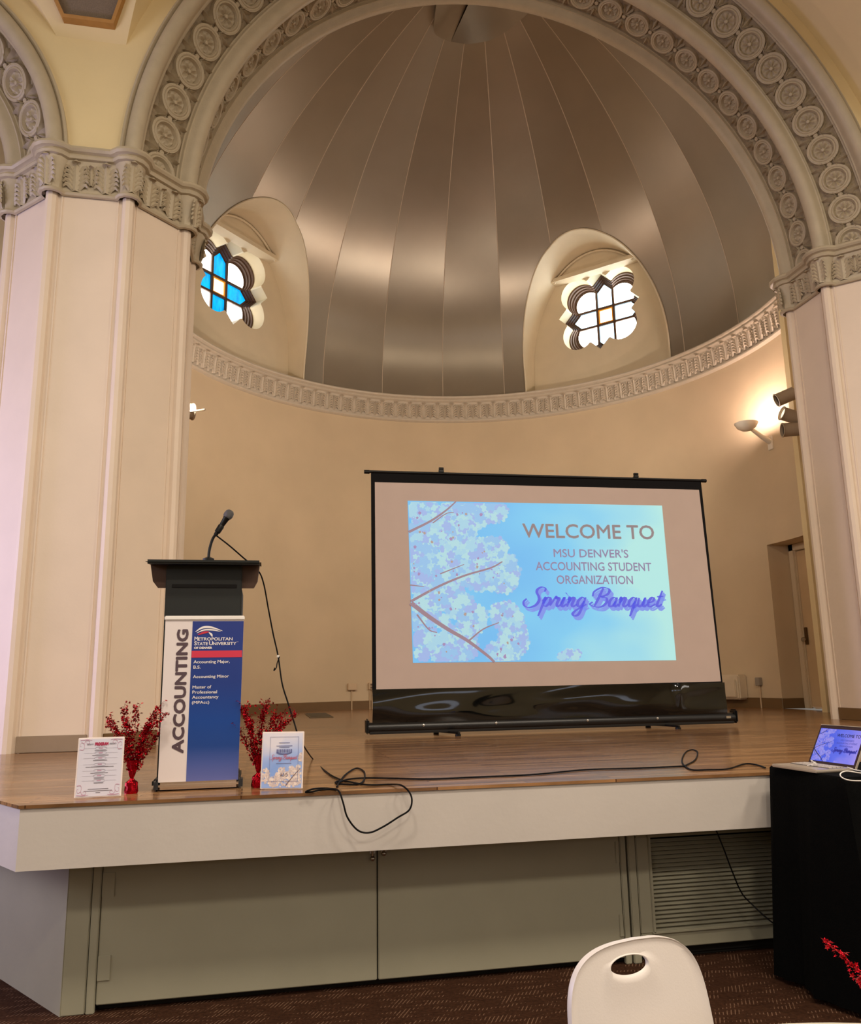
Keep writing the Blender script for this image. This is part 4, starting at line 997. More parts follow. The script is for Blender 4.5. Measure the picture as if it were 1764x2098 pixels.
# line_text heights are for the letters' bounding boxes
for txt, x0, z0, w, h, off in (("M", -0.045, 0.705, 0.016, 0.019, .006), ("ETROPOLITAN", -0.0275, 0.705, 0.165, 0.0145, .008), ("S", -0.045, 0.682, 0.011, 0.019, .012), ("TATE", -0.033, 0.682, 0.052, 0.0145, .008), ("U", 0.026, 0.682, 0.017, 0.019, .012), ("NIVERSITY", 0.0445, 0.682, 0.112, 0.0145, .008), ("TM", 0.158, 0.695, 0.008, 0.004, 0), ("OF DENVER", -0.045, 0.664, 0.085, 0.010, .014),
        ("Accounting Major,", -0.045, 0.590, 0.172, 0.019, .004), ("B.S.", -0.045, 0.569, 0.034, 0.0145, .004), ("Accounting Minor", -0.045, 0.519, 0.170, 0.0185, .004), ("Master of", -0.045, 0.473, 0.088, 0.0145, .004), ("Professional", -0.045, 0.449, 0.116, 0.0145, .004), ("Accountancy", -0.045, 0.4205, 0.124, 0.0185, .004), ("(MPAcc)", -0.045, 0.396, 0.081, 0.018, .004)):
    line_text(ban, txt, x0, z0, h, w, off)
# plain swoosh emblem of the same size and colours
em = MB()
def sw(pts, w, mi):
    P = crom([(a, b, 0) for a, b in pts], 6); vs = []
    for i, p in enumerate(P):
        t = P[min(i+1, len(P)-1)]-P[max(i-1, 0)]; t.normalize(); ww = w*math.sin(math.pi*(0.06+0.9*i/(len(P)-1)))
        for s_ in (1, -1): vs.append((p.x-t.y*ww*s_, yb(p.y+t.x*ww*s_)-0.0024, p.y+t.x*ww*s_))
    em.add(vs, [(2*i, 2*i+1, 2*i+3, 2*i+2) for i in range(len(P)-1)], mi)
sw([(-0.042, 0.748), (-0.01, 0.768), (0.03, 0.770), (0.088, 0.752)], 0.0055, 0)
sw([(-0.036, 0.742), (0.0, 0.757), (0.04, 0.757), (0.08, 0.748)], 0.004, 0)
sw([(-0.03, 0.734), (0.0, 0.744), (0.025, 0.748)], 0.0055, 1)
sw([(0.022, 0.745), (0.034, 0.735), (0.04, 0.722)], 0.005, 0)
link('emblem', em.mesh('emblem', [M_WINK, M_RINK]), ban)
part('top_rail', MB().bev((0.0015, 0.012, zb1+0.004), (0.385, 0.018, 0.022), 0.004), mat('white top rail', (236, 230, 224), 0.35), ban)
part('cassette', MB().bev((0.0, 0.02, 0.024), (0.375, 0.07, 0.034), 0.012), mat('satin silver', (204, 186, 170), 0.22, metal=0.9), ban)
for x in (-0.194, 0.196): part('end_cap', MB().bev((x, 0.02, 0.027), (0.02, 0.085, 0.054), 0.012), mat('dark grey plastic', (44, 46, 50), 0.4), ban)
part('back_rod', MB().tube([(0, 0.05, 0.03), (0, 0.022, zb1)], 0.005, 8), M_STEEL, ban)

# ------------------------------------------------------------------ little easel signs on the stage edge
def sign(name, label, bl, br, h, rz_extra=0.0):
    x0, y0 = bl; x1, y1 = br
    w = math.hypot(x1-x0, y1-y0); rz = math.atan2(y1-y0, x1-x0)
    t = thing(name, label, 'sign', ((x0+x1)/2, (y0+y1)/2, DECK), rz)
    L = Matrix.Rotation(-0.10, 4, 'X')
    def pt(u, v, lay): return L @ Vector(((u-0.5)*w, -0.0007*lay, v*h+0.002))
    mb = MB(); mb.bev((0, 0.004, h/2+0.002), (w, 0.006, h), 0.002, M=L); part('board', mb, mat('white sign board', (240, 228, 224), 0.4, var=0.01), t)
    part('easel_leg', MB().add([L @ Vector((-0.03, 0.006, h*0.7)), L @ Vector((0.03, 0.006, h*0.7)), Vector((0.03, 0.075, 0)), Vector((-0.03, 0.075, 0)), L @ Vector((-0.03, 0.010, h*0.7)), L @ Vector((0.03, 0.010, h*0.7)), Vector((0.03, 0.079, 0)), Vector((-0.03, 0.079, 0))], [(0,1,2,3), (7,6,5,4), (0,4,5,1), (1,5,6,2), (2,6,7,3), (3,7,4,0)]), mat('white sign board', (240, 228, 224), 0.4), t, None)
    return t, pt
def rectp(mb, pt, u0, u1, v0, v1, lay, mi=0): return mb.add([pt(u0, v0, lay), pt(u1, v0, lay), pt(u1, v1, lay), pt(u0, v1, lay)], [(0,1,2,3)], mi)
prog, pt = sign('program_sign', 'pale program sheet on an easel left of the banner', (-3.435, 0.134), (-3.236, 0.145), 0.262)
part('print_sheet', rectp(MB(), pt, .03, .97, .02, .975, 1), mat('pale lilac paper', (214, 212, 226), 0.5, var=0.01), prog, None)
tx = MB(); put_text(tx, pt, text_poly('PROGRAM'), .37, .65, .865, .91, 3, 1, n=.006)
for u0_, u1_ in ((.2, .34), (.68, .83)): ribbon(tx, [(u0_+(u1_-u0_)*i_/12, .885+(.014 if i_ % 2 else -.012)) for i_ in range(13)], .0035, pt, 3, 0)
rg = random.Random(3)
for v in (.815, .735, .65, .545, .44, .355, .275):
    rectp(tx, pt, .14, .37, v, v+.004, 3, 2); rectp(tx, pt, .63, .87, v, v+.004, 3, 2)
    ribbon(tx, [(.37, v), (.42, v+.022), (.58, v+.022), (.63, v), (.58, v-.02), (.42, v-.02), (.37, v)], .003, pt, 3, 2)
    rectp(tx, pt, .455, .545, v-.004, v+.010, 3, 3)
    ww = rg.uniform(.1, .24); rectp(tx, pt, .5-ww, .5+ww, v-.042, v-.033, 3, 0)
for v, ww in ((.5, .3), (.135, .22), (.105, .3), (.075, .05)): rectp(tx, pt, .5-ww, .5+ww, v, v+.009, 3, 0)
for fu, fv in ((1, 1), (-1, 1), (1, -1), (-1, -1)):
    def C_(a, b): return (.5+fu*(a-.5), .5+fv*(b-.5))
    for sp_ in ([(.05,.80),(.13,.80),(.14,.88),(.08,.92),(.05,.87),(.08,.85)], [(.14,.9),(.16,.94),(.22,.95),(.25,.92),(.21,.89),(.18,.92)], [(.05,.955),(.12,.96),(.2,.965),(.3,.955)]):
        ribbon(tx, [C_(*p_) for p_ in sp_], .0035, pt, 3, 4)
link('print', tx.mesh('print', [mat('grey ink', (130, 126, 136), .6, var=0), mat('crimson ink', (176, 44, 84), .6, var=0), mat('pale grey ink', (176, 172, 186), .6, var=0), mat('rose ink', (196, 150, 176), .6, var=0), mat('mauve ink', (190, 140, 164), .6, var=0)]), prog)
sgn, pt = sign('banquet_sign', 'blossom picture sign for the spring banquet right of the banner', (-2.618, 0.177), (-2.421, 0.130), 0.262)
SB = slide_bg('printed sky', (136, 168, 230), (170, 190, 236), (226, 222, 232), 0.0)
mb = MB(); n = 10
mb.grid([[pt(.03+.94*i/n, .02+.955*j/n, 1) for i in range(n+1)] for j in range(n+1)])
bgm = link('print_sheet', mb.mesh('print_sheet', SB), sgn)
at = bgm.data.attributes.new('slide_uv', 'FLOAT_VECTOR', 'POINT')
for k, d_ in enumerate(at.data): d_.vector = (0.15+0.8*(k//(n+1))/n, 0.6*(k % (n+1))/n, 0.3)
mb = MB(); rg = random.Random(8)
def ptc(u, v, lay): return pt(.03+.94*u, .02+.955*v, lay)
blossoms(mb, ptc, rg, [(.1,.22,.1,.14),(.3,.12,.15,.1),(.48,.25,.13,.12),(.7,.2,.14,.12),(.9,.3,.09,.12),(.85,.12,.13,.1),(.97,.55,.05,.08),(.5,.08,.4,.08),(.75,.33,.08,.05)], 420, .035, 1.5, 3, asp=.75)
o = link('blossom_print', mb.mesh('blossom_print', [mat('printed petal', (236, 222, 214), .6, var=0), mat('printed petal warm', (224, 204, 196), .6, var=0), mat('printed petal grey', (206, 190, 188), .6, var=0)]), sgn); o['kind'] = 'stuff'
tx = MB()
for a, b, c_, d_ in ((.2, .88, .905, .91), (.2, .88, .13, .135)): rectp(tx, pt, a, b, c_, d_, 4, 2)
for a, b in ((.2, .207), (.873, .88)): rectp(tx, pt, a, b, .13, .91, 4, 2)
for v, ww in ((.8, .13), (.745, .19), (.72, .12), (.44, .18)): rectp(tx, pt, .54-ww, .54+ww, v, v+.010, 4, 2)
for k in range(9): rectp(tx, pt, .36+k*.042, .36+k*.042+.026, .63, .69, 4, 2 if k % 2 else 0)
ribbon(tx, [(.36, .635), (.45, .61), (.62, .61), (.72, .635)], .008, pt, 4, 0)
put_text(tx, pt, script_poly('Spring Banquet', .13), .2, .86, .475, .60, 5, 1)
put_text(tx, pt, text_poly('ASO'), .46, .64, .215, .27, 5, 3)
ribbon(tx, [(.6, .06), (.75, .2), (.93, .35)], .006, pt, 5, 3)
link('print', tx.mesh('print', [mat('slate ink', (96, 100, 150), .6, var=0), mat('rose title ink', (196, 100, 116), .6, var=0), mat('blue grey ink', (120, 126, 166), .6, var=0), mat('brown ink', (116, 92, 96), .6, var=0)]), sgn)

# ------------------------------------------------------------------ red foil star sprays
M_FOIL = mat('red metallic foil', (168, 8, 26), 0.17, metal=0.9, var=0.15, scale=30, bump=0.6, bscale=60)
def star_poly(mb, c, r, rng, mi=0):
    q_ = Matrix.Rotation(rng.random()*6.28, 3, 'Z') @ Matrix.Rotation(rng.random()*6.28, 3, 'X')
    pts = [Vector(c)+q_ @ Vector((r*(1 if i % 2 == 0 else .45)*math.cos(i*math.pi/5), r*(1 if i % 2 == 0 else .45)*math.sin(i*math.pi/5), 0)) for i in range(10)]
    apex = Vector(c)+q_ @ Vector((0, 0, r*.25))
    mb.add([apex]+pts, [(0, i+1, (i+1) % 10+1) for i in range(10)], mi)
def spray(name, label, loc, stems, seed, sr=0.0088):
    rng = random.Random(seed)
    t = thing(name, label, 'centerpiece', loc, group='red foil star sprays')
    def foil(prof, nn=22, am=.12, sd=0):
        r2 = random.Random(sd+seed); rows = []
        for r, z in prof: rows.append([Vector((r*(1+am*math.sin(i*2.9+z*90)+am*(r2.random()-.5))*math.cos(2*math.pi*i/nn), r*(1+am*math.sin(i*2.9+z*90))*math.sin(2*math.pi*i/nn), z)) for i in range(nn)])
        return MB().grid(rows, True)
    part('foil_base', foil([(.001, 0), (.027, 0.0), (.0285, .01), (.0285, .035), (.026, .05), (.012, .062), (.008, .068)]), M_FOIL, t, 30)
    part('foil_cone', foil([(.007, .066), (.012, .085), (.018, .11), (.024, .135), (.027, .15), (.026, .15), (.015, .11), (.006, .075)], am=.2, sd=5), M_FOIL, t, 30)
    wires = MB(); stars = MB()
    for (dx, dy, h, bend) in stems:
        P = crom([(0, 0, .08), (dx*.35, dy*.35, .08+h*.35), (dx*.8, dy*.8, .08+h*.75), (dx+bend, dy, .08+h)], 10)
        wires.tube(P, 0.0011, 4)
        for p in P[4:]:
            for k in range(rng.choice((5, 6, 8))):
                c = p+Vector(((rng.random()-.5)*.03, (rng.random()-.5)*.03, (rng.random()-.5)*.02))
                star_poly(stars, c, sr*(.55+.6*rng.random()), rng)
        for k in range(9):
            b = rng.choice(P[8:]); e = b+Vector((rng.uniform(-.045, .045), rng.uniform(-.04, .04), rng.uniform(.005, .05)))
            wires.tube([b, b.lerp(e, .5)+Vector((0, 0, .008)), e], 0.0007, 3); star_poly(stars, e, sr, rng); star_poly(stars, b.lerp(e, .55), sr*.8, rng)
    part('wire_stems', wires, M_FOIL, t, 40)
    o = part('star_garland', stars, M_FOIL, t, None); o['kind'] = 'stuff'
    return t
spray('star_spray', 'red foil star spray between the program sheet and banner', (-3.207, 0.245, DECK), [(-.10, .0, .27, -.02), (-.055, .02, .31, .0), (-.07, -.03, .24, -.05), (.0, .03, .32, .0), (.06, .0, .27, .03), (.085, .03, .31, .02), (.11, -.03, .28, .03), (.05, -.02, .23, .02), (-.03, .0, .25, -.01), (.1, .05, .2, .03)], 1)
spray('star_spray', 'red foil star spray behind the blossom picture sign', (-2.628, 0.275, DECK), [(-.07, .0, .30, -.01), (-.055, .03, .28, -.02), (-.04, -.02, .24, -.01), (.02, .03, .31, .01), (.06, .0, .26, .02), (.10, .05, .27, .02), (.13, .02, .26, .05), (.09, -.02, .22, .04), (-.09, .02, .2, -.02), (.02, .05, .33, .02)], 2)
# ------------------------------------------------------------------ cables
def cable(name, label, pts, r=0.0042, m=M_CABLE, n=8, cat='cable'):
    o = link(name, MB().tube(crom(pts, n), r, 7).mesh(name, m, 60)); return tag(o, label, cat)
zd = DECK+0.005
F_ = lambda x, y: onz(x, y, zd)                 # lying on the deck
H_ = lambda x, y, Y=-0.06: ony(x, y, Y)         # hanging in front of the fascia
L_ = lambda x, y, Y=0.52: ony(x, y, Y)
mc = cable('microphone_cable', 'long black microphone cable running from the lectern over the stage edge',
  [L_(443, 1097, .555), L_(470, 1118, .56), L_(500, 1144, .60), L_(528, 1168, .66), L_(540, 1195, .68), L_(550, 1248, .70), L_(560, 1300, .70), L_(570, 1345, .68), L_(578, 1400, .62), L_(590, 1440, .55), L_(602, 1478, .46), L_(615, 1515, .36), F_(640, 1554), F_(668, 1581), F_(694, 1596), F_(722, 1603), F_(755, 1608), F_(800, 1607), H_(822, 1609, -.03), H_(838, 1622, -.05), H_(844, 1640), H_(838, 1660), H_(815, 1675), H_(785, 1694), H_(757, 1706), H_(733, 1701), H_(712, 1675), H_(703, 1645), H_(695, 1622, -.04), F_(684, 1617.5), F_(660, 1618), H_(640, 1622, -.02), H_(626, 1623, -.025), H_(640, 1617, -.022), F_(665, 1615), F_(688, 1617)])
part('cable_tie', MB().bev(tuple(L_(570, 1345, .68)), (0.016, 0.012, 0.016), 0.003), M_WHITE, mc, None, label='white cable tag')
part('velcro_strap', MB().tube(crom([L_(573, 1345, .675), L_(568, 1358, .675), L_(566, 1368, .67), L_(561, 1374, .67), L_(563, 1368, .67)], 5), [.003]*21, 5), M_CABLE, mc, 60)
cable('stage_cable', 'black cable looped on the deck and trailing along the stage edge to the right',
  [F_(692, 1604), F_(712, 1597), F_(745, 1594), F_(800, 1594.5), F_(880, 1596), F_(980, 1592), F_(1090, 1587), F_(1200, 1577), F_(1300, 1574), F_(1390, 1570), F_(1402, 1569), F_(1424, 1557), F_(1429, 1541), F_(1419, 1536), F_(1406, 1540), F_(1398, 1554), F_(1400, 1566), F_(1417, 1577), F_(1450, 1577), F_(1492, 1575), F_(1526, 1565), F_(1550, 1567), F_(1568, 1573)])
cable('stage_cable_loop', 'small knot of black cable coiled on the stage edge right of the blossom sign', [F_(690, 1612), F_(697, 1600), F_(710, 1585), F_(730, 1574), F_(745, 1580), F_(747, 1594), F_(736, 1606), F_(700, 1606.5), F_(687, 1603), F_(700, 1598.5)])
cable('hanging_cable', 'thin black cable hanging from the stage edge across the louvred vent', [ony(1463, 1694, 0.02), ony(1470, 1708, 0.05), ony(1485, 1745, .12), ony(1500, 1785, .16), ony(1520, 1830, .17), ony(1545, 1857, .14), ony(1572, 1882, .06), ony(1590, 1895, .0)], 0.0038)

# ------------------------------------------------------------------ wall sconces and stage spotlights
M_SCON = mat('white plaster sconce', (232, 222, 206), 0.5, var=0.03)
def sconce(label, az, mir=1):
    base = acyl(az, RA, 4.80); a = math.radians(az)
    t = thing('wall_sconce', label, 'wall lamp', tuple(base), a+math.pi)      # +x points into the room
    part('wall_plate', MB().bev((0.012, 0, -0.02), (0.024, 0.11, 0.20), 0.006), M_SCON, t)
    part('arm', MB().tube([(0.02, 0, 0.0), (0.16, mir*0.02, 0.06), (0.33, mir*0.04, 0.16)], [0.045, 0.036, 0.028], 10), M_SCON, t)
    pr = [(0.001, -0.11), (0.07, -0.10), (0.13, -0.06), (0.165, 0.0), (0.165, 0.008), (0.155, 0.008), (0.12, -0.05), (0.06, -0.085), (0.001, -0.092)]
    part('bowl', MB().lathe(pr, 28, (0.42, mir*0.05, 0.235)), M_SCON, t, 50)
    part('bulb', MB().lathe([(0.001, -0.06), (0.02, -0.055), (0.028, -0.03), (0.02, -0.01), (0.001, -0.004)], 14, (0.42, mir*0.05, 0.22)), mat('lit bulb', (255, 226, 196), 0.4, var=0, emit=(255, 222, 190), estr=12), t)
    p = t.matrix_basis @ Vector((0.42, mir*0.05, 0.245))
    d = bpy.data.lights.new('sconce_light', 'POINT'); d.energy = SCONCE_W; d.color = (1.0, 0.76, 0.66); d.shadow_soft_size = 0.10
    lo = bpy.data.objects.new('sconce_light', d); COL.objects.link(lo); lo.location = p
    return t
SCONCE_W = 72
sconce('white bowl uplighter on the curved wall above the recessed door', 1.8)
sconce('white bowl uplighter on the curved wall beside the left pier', 178.2, -1)
M_SPOT = mat('grey spotlight housing', (166, 148, 124), 0.5, var=0.06)
def spotlight(label, pix, Y, dirv, lit=False):
    c = ony(pix[0], pix[1], Y)
    t = thing('spotlight', label, 'spotlight', tuple(c), group='stage spotlights')
    q_ = Vector(dirv).to_track_quat('Z', 'Y').to_matrix().to_4x4()
    part('housing', MB().lathe([(0.001, -0.12), (0.06, -0.12), (0.085, -0.10), (0.085, 0.12), (0.092, 0.125), (0.092, 0.135), (0.078, 0.135), (0.075, 0.10), (0.001, 0.09)], 20, M=q_), M_SPOT, t)
    part('bracket', MB().tube([(0, 0, 0), (0.12, -0.05, -0.02), (0.26, -0.13, -0.02)], 0.012, 8), M_SPOT, t)
    part('lens', MB().lathe([(0.001, 0.105), (0.074, 0.105), (0.074, 0.102)], 18, M=q_), mat('warm lens', (255, 236, 208), 0.2, emit=(255, 236, 208), estr=1.2) if lit else mat('dark lens', (60, 54, 46), 0.2), t)
spotlight('upper grey cylinder spotlight behind the right pier', (1611, 812), 5.0, (-0.85, 0.35, -0.35))
spotlight('middle grey cylinder spotlight with its lens showing behind the right pier', (1622, 853), 4.9, (-0.75, 0.1, 0.25), True)
spotlight('lowest grey cylinder spotlight behind the right pier', (1625, 880), 4.85, (-0.9, 0.3, -0.02))
pole = link('spotlight_pole', MB().tube([(4.02, 4.66, 3.9), (4.02, 4.66, 5.3)], 0.02, 8).bev((4.02, 4.58, 4.0), (0.1, 0.18, 0.03), 0.004).bev((4.02, 4.58, 5.2), (0.1, 0.18, 0.03), 0.004).mesh('spotlight_pole', M_SPOT, 40)); tag(pole, 'grey mounting pole carrying the spotlights behind the right pier', 'pole')

spotlight('grey spotlight just peeping out behind the left pier', (371, 841), 4.85, (0.9, 0.4, 0.05))
# ------------------------------------------------------------------ small fittings of the apse
M_BOX = mat('cream outlet box', (206, 180, 146), 0.5)
def outlet(label, az, z, w=0.1, grey=False, pair=False, cond=((0.0, 0.02),)):
    base = acyl(az, RA, DECK); t = thing('outlet_box', label, 'outlet', tuple(base), math.radians(az)+math.pi)
    part('box', MB().bev((0.03, 0, z-DECK), (0.06, w, 0.115), 0.006), mat('grey outlet', (150, 138, 124), 0.5) if grey else M_BOX, t)
    for dy, r in cond: part('conduit', MB().tube([(0.02, dy, 0.0), (0.02, dy, z-DECK-0.05)], 0.011, 8), M_BOX, t)
    if pair:
        for zz in (-0.025, 0.025): part('socket', MB().bev((0.062, 0, z-DECK+zz), (0.006, 0.045, 0.035), 0.002), mat('brown socket', (110, 84, 66), 0.5), t)
outlet('cream outlet box with one conduit left of the screen', 105.1, 1.385, 0.16)
outlet('cream outlet box with brown sockets close to the screen edge', 100.6, 1.39, 0.09, pair=True, cond=((-0.02, .02), (0.02, .02)))
outlet('grey outlet box with a conduit between the heater and door', 11.0, 1.375, 0.09, grey=True)
base = acyl(17.8, RA, DECK); ht = thing('wall_heater', 'white slatted wall heater behind the right end of the screen', 'heater', tuple(base), math.radians(17.8)+math.pi)
part('casing', MB().bev((0.09, 0, 0.30), (0.18, 0.55, 0.36), 0.02), mat('ivory heater casing', (214, 196, 168), 0.45), ht)
part('front_cover', MB().bev((0.19, 0, 0.28), (0.03, 0.45, 0.26), 0.01), mat('ivory heater casing', (214, 196, 168)), ht)
for k in range(5): part('slat', MB().bev((0.18, -0.18+k*0.03, 0.44), (0.01, 0.01, 0.06), 0.002), M_GAP, ht, None)
gr = thing('floor_grate', 'grey metal grate let into the stage floor near the back wall', 'grate', (-1.8, 8.35, DECK+0.002))
part('plate', MB().box((0, 0, 0.004), (0.32, 1.35, 0.008)), mat('grey grate', (120, 104, 80), 0.5, metal=0.3), gr, None)
for k in range(9): part('bar', MB().box((0, -0.6+k*0.15, 0.011), (0.30, 0.05, 0.006)), mat('dark grate bar', (92, 80, 62), 0.5, metal=0.3), gr, None)
tag(link('paper_scrap', MB().add([tuple(onz(*p, DECK+0.004)) for p in ((1662, 1446), (1690, 1447), (1692, 1452), (1672, 1453))] + [tuple(onz(*p, DECK+0.03)) for p in ((1664, 1448), (1688, 1449), (1689, 1452), (1674, 1452))], [(0,1,5,4), (1,2,6,5), (2,3,7,6), (3,0,4,7), (4,5,6,7)]).mesh('paper_scrap', M_WHITE)), 'crumpled white paper lying at the foot of the recessed door', 'paper')

# ------------------------------------------------------------------ black-draped cart with laptops
CT = 1.04
ct = thing('draped_cart', 'tall cart under a floor-length black cloth at the right stage edge', 'cart', (0.4, -0.33, FLOOR))
x0c, x1c, y0c, y1c = -0.085, 0.85, -0.60, -0.07
CI = Matrix.Translation((-0.4, 0.33, -FLOOR))
def cart_ring(z, f, hem=0.0):
    pts = []; k = 0
    def side(ax, ay, bx, by, nx, ny, n):
        for i in range(n):
            u = i/n; w = f*(0.022*math.sin(u*n*0.9+k*2.1)+0.012*math.sin(u*n*2.3)); o = f*0.09
            pts.append(Vector((ax+(bx-ax)*u+nx*(o+w), ay+(by-ay)*u+ny*(o+w), z)))
    side(x0c, y1c, x0c, y0c, -1, 0, 14); k = 1
    side(x0c, y0c, x1c, y0c, 0, -1, 22); k = 2
    side(x1c, y0c, x1c, y1c, 1, 0, 12); k = 3
    side(x1c, y1c, x0c, y1c, 0, 0.35, 18)
    return pts
rows = [cart_ring(CT, 0.0)] + [cart_ring(CT-0.008-0.94*(i/12), min(1, 0.12+0.9*i/12)) for i in range(13)]
mb = MB().grid(rows, True); top = cart_ring(CT, 0.0); mb.add(top, [tuple(range(len(top)))])
part('black_cloth', mb, M_CLOTH, ct, 70, M=CI, label='black floor-length cloth')
part('cart_frame', MB().bev((0.38, -0.33, CT-0.03), (0.85, 0.47, 0.03), 0.005).box((0.02, -0.5, 0.55), (0.03, 0.03, 0.95)).box((0.78, -0.5, 0.55), (0.03, 0.03, 0.95)).box((0.02, -0.14, 0.55), (0.03, 0.03, 0.95)).box((0.78, -0.14, 0.55), (0.03, 0.03, 0.95)), M_BLACK, ct, None, M=CI)
part('caster', MB().lathe([(0.001, -0.015), (0.035, -0.015), (0.038, 0), (0.035, 0.015), (0.001, 0.015)], 16, M=Matrix.Translation((-0.06, -0.58, FLOOR+0.038)) @ Matrix.Rotation(math.pi/2, 4, 'X')), mat('grey caster', (120, 112, 100), 0.5), ct, 40, M=CI)
# laptop: base lies along local -y, screen hinge at y=0, screen leans back to +y
lp = thing('laptop', 'open laptop showing the banquet slide on the black-draped cart', 'laptop', (0.10, -0.275, CT), -1.50); lp.scale = (0.9, 0.9, 0.9)
M_LAP = mat('silver laptop', (206, 196, 184), 0.3, metal=0.6)
bsp = part('laptop_base', MB().bev((0, -0.12, 0.010), (0.35, 0.24, 0.016), 0.005), M_LAP, lp)
part('keyboard', MB().bev((0, -0.09, 0.0185), (0.29, 0.10, 0.002), 0.0005), mat('dark keyboard', (60, 56, 54), 0.5), bsp, None)
for i in range(12):
    for j in range(4): part('key', MB().box((-0.135+i*0.0245, -0.05-j*0.024, 0.021), (0.019, 0.018, 0.003)), mat('pale key', (190, 180, 170), 0.5), bsp, None)
LT = Matrix.Translation((0, 0.0, 0.014)) @ Matrix.Rotation(-0.52, 4, 'X')
lid = part('laptop_lid', MB().bev((0, 0.004, 0.118), (0.35, 0.007, 0.232), 0.003, M=LT), mat('dark laptop bezel', (44, 20, 26), 0.4), lp)
part('lid_edge', MB().box((0, 0.006, 0.2355), (0.352, 0.011, 0.003), M=LT).box((0.1765, 0.006, 0.118), (0.003, 0.011, 0.236), M=LT), M_LAP, lid, None)
E_L = 0.75
LAP = dict(bg=slide_bg('laptop sky', (70, 92, 226), (94, 110, 236), (150, 140, 236), E_L), pet=[emat('laptop petal', (140, 140, 240), E_L), emat('laptop petal lilac', (156, 146, 240), E_L), emat('laptop petal blue', (122, 130, 240), E_L), emat('laptop petal pale', (150, 152, 244), E_L)],
   twig=emat('laptop twig', (34, 24, 70), 0.5), heart=emat('laptop heart', (60, 36, 100), 0.5), bud=emat('laptop bud', (70, 50, 110), 0.5), head=emat('laptop heading', (26, 20, 66), 0.6), small=emat('laptop small text', (80, 82, 190), 0.7), t0=emat('laptop title', (24, 22, 140), 0.7), t1=emat('laptop title echo', (70, 76, 210), 0.7))
def FL(u, v, lay): return LT @ Vector(((u-0.5)*0.322, -0.0006-lay*0.0002, 0.018+v*0.195))
make_slide(lp, FL, LAP, 700, seed=9)
lp2 = thing('laptop', 'dark second laptop with a silver edge at the right border on the cart', 'laptop', (0.50, -0.43, CT), 0.2)
part('laptop_base', MB().bev((0.0, -0.11, 0.010), (0.32, 0.22, 0.016), 0.005), M_BLACK, lp2)
LT2 = Matrix.Translation((0, 0.0, 0.014)) @ Matrix.Rotation(-0.25, 4, 'X')
part('laptop_lid', MB().bev((0, 0.004, 0.11), (0.32, 0.006, 0.21), 0.003, M=LT2), mat('charcoal screen', (52, 54, 56), 0.25), lp2)
part('lid_edge', MB().box((-0.1615, 0.004, 0.11), (0.005, 0.01, 0.214), M=LT2), M_LAP, lp2, None)
cable('charger_cable', 'white charger cable drooping over the front of the black cloth', [ony(1736, 1572, -.45), ony(1750, 1577, -.5), ony(1764, 1580, -.55), ony(1764, 1584, -.66), ony(1735, 1580, -.68), ony(1722, 1585, -.69), ony(1725, 1593, -.70), ony(1742, 1599, -.71), ony(1775, 1600, -.71)], 0.0028, M_WHITE)
cable('earbud_cable', 'tangled white earphone wire lying on the laptop palm rest', [(-0.04, -0.33, CT+.022), (-0.03, -0.34, CT+.04), (-0.01, -0.33, CT+.023), (-0.02, -0.30, CT+.045), (0.0, -0.28, CT+.023), (-0.05, -0.31, CT+.022)], 0.002, M_WHITE)

# ------------------------------------------------------------------ white stacking chair, round table and its centrepiece
CHP = Vector((-1.628, -1.735, FLOOR)); CHR = 0.22
chair = thing('stacking_chair', 'white plastic stacking chair with an oval handle hole in its back', 'chair', tuple(CHP), CHR)
CHT = 0.738          # height of the back's top edge
def back_outline(n=96):
    pts = []
    for i in range(n):
        a = 2*math.pi*i/n; c, s_ = math.cos(a), math.sin(a); e = 4.2
        x = math.copysign(abs(c)**(2/e), c); y = math.copysign(abs(s_)**(2/e), s_)
        z = 0.20*(y)+0.20; w = 0.214+0.024*(1-(z/0.40))
        zz = z+(0.030*(1-(x)**2) if y > 0 else 0)
        pts.append((x*w, zz))
    return pts
def chy(x, z): return 0.16*x*x*5*0.35 - 0.12*(0.44-z)*0.55 - 0.02*math.cos((z-0.1)*6)
bo = back_outline(); hole = [(0.058*math.cos(2*math.pi*i/40), 0.372+0.023*math.sin(2*math.pi*i/40)) for i in range(40)]
def hr(s0): return [(0.058*s0*math.cos(2*math.pi*i/96), 0.372+0.023*s0*math.sin(2*math.pi*i/96)) for i in range(96)]
bz = CHT-0.43
# rows from hole to outline, front and back skins
c0 = (0.0, 0.372)
def ringk(t):
    out = []
    for i in range(96):
        a = 2*math.pi*i/96
        hx_, hz_ = 0.058*math.cos(a), 0.023*math.sin(a)
        ox, oz = bo[i][0], bo[i][1]
        out.append(((hx_-0.026)*(1-t)+ox*t, (0.372+hz_)*(1-t)+oz*t))
    return out
rows = []
TH = 0.0075
seqF = [(0.0, 0.0), (0.015, TH), (0.05, TH*1.1), (0.1, TH*0.6), (0.3, TH*.6), (0.55, TH*.6), (0.8, TH*.6), (0.95, TH*.7), (0.985, TH*1.3), (1.0, 0.0)]
for t, h in seqF: rows.append([Vector((x, chy(x, z)-h, z+bz)) for x, z in ringk(t)])
for t, h in reversed(seqF[1:-1]): rows.append([Vector((x, chy(x, z)+h, z+bz)) for x, z in ringk(t)])
rows.append(rows[0])
part('backrest', MB().grid(rows, True), mat('white chair plastic', (216, 208, 202), 0.38, var=0.01, bump=0.05, bscale=200), chair, 50)
seat = MB(); rows = []
